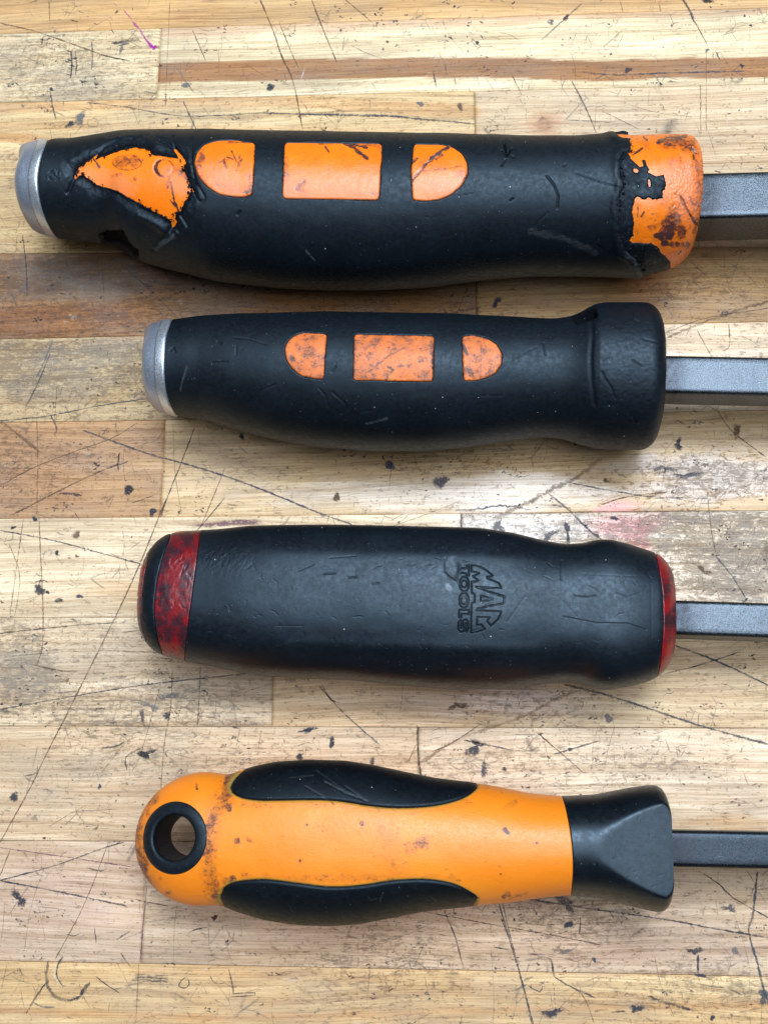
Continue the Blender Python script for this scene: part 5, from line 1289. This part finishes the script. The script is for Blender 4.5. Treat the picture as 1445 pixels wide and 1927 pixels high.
# hole
HC = unproj(326, 1577, ZC4+0.0108); HC[2] = 0
R_IN, R_OUT = 0.0050, 0.0081
UP = [(433, 1480), (443, 1462), (470, 1440), (520, 1420), (700, 1420), (900, 1465), (897, 1480), (870, 1500), (820, 1514), (760, 1519), (700, 1516), (650, 1508), (600, 1504), (540, 1505), (490, 1505), (455, 1500), (437, 1490)]
DN = [(415, 1688), (420, 1674), (436, 1664), (460, 1659), (500, 1657), (560, 1664), (620, 1671), (680, 1668), (740, 1659), (800, 1657), (850, 1665), (882, 1680), (898, 1692), (895, 1700), (850, 1730), (620, 1770), (450, 1740), (420, 1705)]
UPc = curve_pts(UP, 8, True); DNc = curve_pts(DN, 8, True)
def body4(u, v, S, TH, vis):
    g = smear(u, v, [([(262, 1530), (256, 1575), (262, 1625), (280, 1662)], 16, .62), ([(265, 1600), (275, 1650)], 14, .7), ([(290, 1500), (268, 1530)], 14, .5), ([(435, 1462), (425, 1500), (402, 1530), (396, 1560)], 15, .62), ([(425, 1515), (432, 1520)], 9, .75), ([(392, 1560), (390, 1620), (405, 1670), (410, 1695)], 13, .60), ([(400, 1640), (412, 1690)], 12, .7), ([(440, 1655), (425, 1660)], 10, .6),
        ([(425, 1490), (400, 1535), (394, 1580)], 30, .38), ([(392, 1580), (392, 1640), (412, 1695)], 26, .40), ([(255, 1500), (250, 1580), (262, 1640), (290, 1690)], 34, .5), ([(500, 1600), (1000, 1600)], 95, .17), ([(730, 1560), (745, 1640)], 30, .34), ([(770, 1600), (790, 1590)], 16, .5),
        ([(446, 1582)], 8, .72), ([(466, 1577), (472, 1583)], 5, .7), ([(682, 1549)], 6, .9), ([(578, 1553)], 4, .8), ([(770, 1592), (800, 1585)], 14, .55), ([(950, 1563), (954, 1567)], 6, .9), ([(1010, 1587)], 4, .8), ([(738, 1628), (740, 1622)], 8, .5), ([(942, 1645)], 3, .8), ([(565, 1620)], 3, .7), ([(620, 1505), (628, 1514)], 2.5, .8),
        ([(630, 1560)], 34, .28), ([(950, 1520), (970, 1510)], 9, .4), ([(948, 1688), (955, 1682)], 6, .7), ([(460, 1650), (560, 1655), (760, 1650), (860, 1655)], 12, .36), ([(460, 1512), (600, 1512), (780, 1525), (880, 1510)], 11, .34), ([(370, 1475), (371, 1485)], 2.5, .8), ([(960, 1690), (990, 1680)], 5, .4), ([(720, 1540), (740, 1640)], 50, .18), ([(1060, 1500), (1066, 1510)], 6, .3), ([(910, 1480), (980, 1490)], 8, .3)])
    hole = np.abs(np.hypot(u-446, v-1582)-5); g = np.maximum(g, .8*np.exp(-(hole/1.5)**2)*(np.hypot(u-446, v-1582) < 9))
    e = np.minimum(np.abs(sdf(u, v, UPc)), np.abs(sdf(u, v, DNc)))
    d = -0.5*np.exp(-(e/2.2)**2)*vis
    d = d-1.6*(sstep(0.5, 3, sdf(u, v, UPc))+sstep(0.5, 3, sdf(u, v, DNc)))*vis
    return d, {'grime_shade': np.where(vis, g, 0.1), 'chalk_sheen': np.exp(-((e-3)/2.6)**2)*vis*0.8}
def keep_hole(P, u, v):
    return np.hypot(P[..., 0]-HC[0], P[..., 1]-HC[1]) > R_OUT*0.86
ssm = np.unique(np.concatenate([np.linspace(0, 0.02, 40)**1.0, np.linspace(0.02, 1, 460), 0.02*np.linspace(0, 1, 30)**2]))
H4.loft('handle_body', M_AMBER, bar4, H4.s0+1e-6, lambda T: C_BC(T)-gp, body4, ssamp=ssm, nt=240, nb=90, rA=0, rB=0.0002, keep=keep_hole)
def collar4(u, v, S, TH, vis):
    d = grooves(u, v, rnd_scuffs(1130, 1510, 1250, 1690, 34, 77, (4, 16), (.9, 1.6), (.008, .03)))*vis
    ch = 0.10*(1-sstep(0.4, 1.1, np.hypot((u-1215)/60, (v-1600)/90)))
    return d, {'grime_shade': np.zeros(u.shape), 'chalk_sheen': ch}
H4.loft('flared_collar', M_COLLAR, bar4, lambda T: C_BC(T)+gp, H4.s1, collar4, ns=200, nt=260, nb=60, rA=0.0002, rB=0, base=0.05)
def grip_extra(seed, lines):
    def f(u, v, g):
        gv = grooves(u, v, lines)
        return gv+0.12*np.clip(g/26, 0, 1)**0.7, {'grime_shade': np.zeros(u.shape), 'chalk_sheen': np.clip(-gv*2.6, 0, .5)+0.35*sstep(0.5, .8, fbm(u/3, v/3, seed, 2))*(1-sstep(0, 26, np.hypot((u-610)/2.0, v-1440)))}
    return f
SCR4 = [([(575, 1480), (610, 1500), (628, 1512)], 1.3, .15), ([(612, 1472), (650, 1492), (692, 1508)], 1.6, .2), ([(650, 1480), (690, 1508)], 1.2, .14), ([(545, 1465), (590, 1460)], 1.2, .1), ([(595, 1450), (650, 1490)], 1.1, .1)]
H4.overlay('side_grip', M_SOFT, bar4, lambda u, v: sdf(u, v, UPc), (430, 1415, 902, 1525), d_in=0.05, d_out=-0.9, edge=1.6, res=2.0, extra=grip_extra(3, SCR4), label='upper black side grip')
H4.overlay('side_grip', M_SOFT, bar4, lambda u, v: sdf(u, v, DNc), (412, 1650, 902, 1775), d_in=0.05, d_out=-0.9, edge=1.6, res=2.0, extra=grip_extra(4, rnd_scuffs(440, 1670, 880, 1730, 10, 3, (6, 18), (1, 1.6), (.05, .1))), label='lower black side grip')
# grommet lathed about the vertical hole axis, following the dome of the head
def head_z(x, y):
    rel = np.stack([x-H4.O[0], y-H4.O[1]], -1); s_ = rel @ H4.ex[:2]; t_ = rel @ H4.ey[:2]
    yc, w, h, fl, fr = H4.params(s_)
    dl = np.minimum(H4.endL[0], w)*(1-fl); ww = w-dl; hh = h*ww/w
    q = np.clip(np.abs(t_-yc)/np.maximum(ww, 1e-5), 0, 1)
    return hh*(1-q**2.15)**(1/2.15)
nt = 96; ang = np.linspace(0, 2*math.pi, nt, endpoint=False); rows = []
prof = [(1.06, -0.9), (1.015, -0.25), (0.995, 0.02), (0.97, 0.15), (0.92, 0.24), (0.82, 0.27), (0.74, 0.20), (0.68, 0.02), (0.64, -0.35), (0.62, -1.0)]
for sgn in (1, -1):
    for (k, dz) in (prof if sgn > 0 else prof[::-1]):
        r = R_OUT*k; x = HC[0]+r*np.cos(ang); y = HC[1]+r*np.sin(ang)
        rows.append(np.stack([x, y, ZC4+sgn*(head_z(x, y)+dz*0.001)], -1))
    if sgn > 0:
        zt = rows[-1][:, 2]
        x = rows[-1][:, 0]; y = rows[-1][:, 1]
        for q in (0.8, 0.5, 0.2, -0.2, -0.5, -0.8): rows.append(np.stack([x, y, ZC4+(zt-ZC4)*q], -1))
V = np.concatenate(rows); ni = len(rows); idx = np.arange(ni*nt).reshape(ni, nt); j2 = np.roll(np.arange(nt), -1)
f = np.stack([idx[:-1, :], idx[1:, :], idx[1:, j2], idx[:-1, j2]], -1).reshape(-1, 4)
make_mesh('grommet', V, f, M_RUBBER, bar4, {'grime_shade': np.zeros(len(V)), 'chalk_sheen': np.full(len(V), .04)}, label='black ring lining the hanging hole')
shaft(bar4, (1264, 1567), (1445, 1571), (1266, 1627), (1445, 1630), ZC4, M_SHAFT4, 1250, height=0.0092)
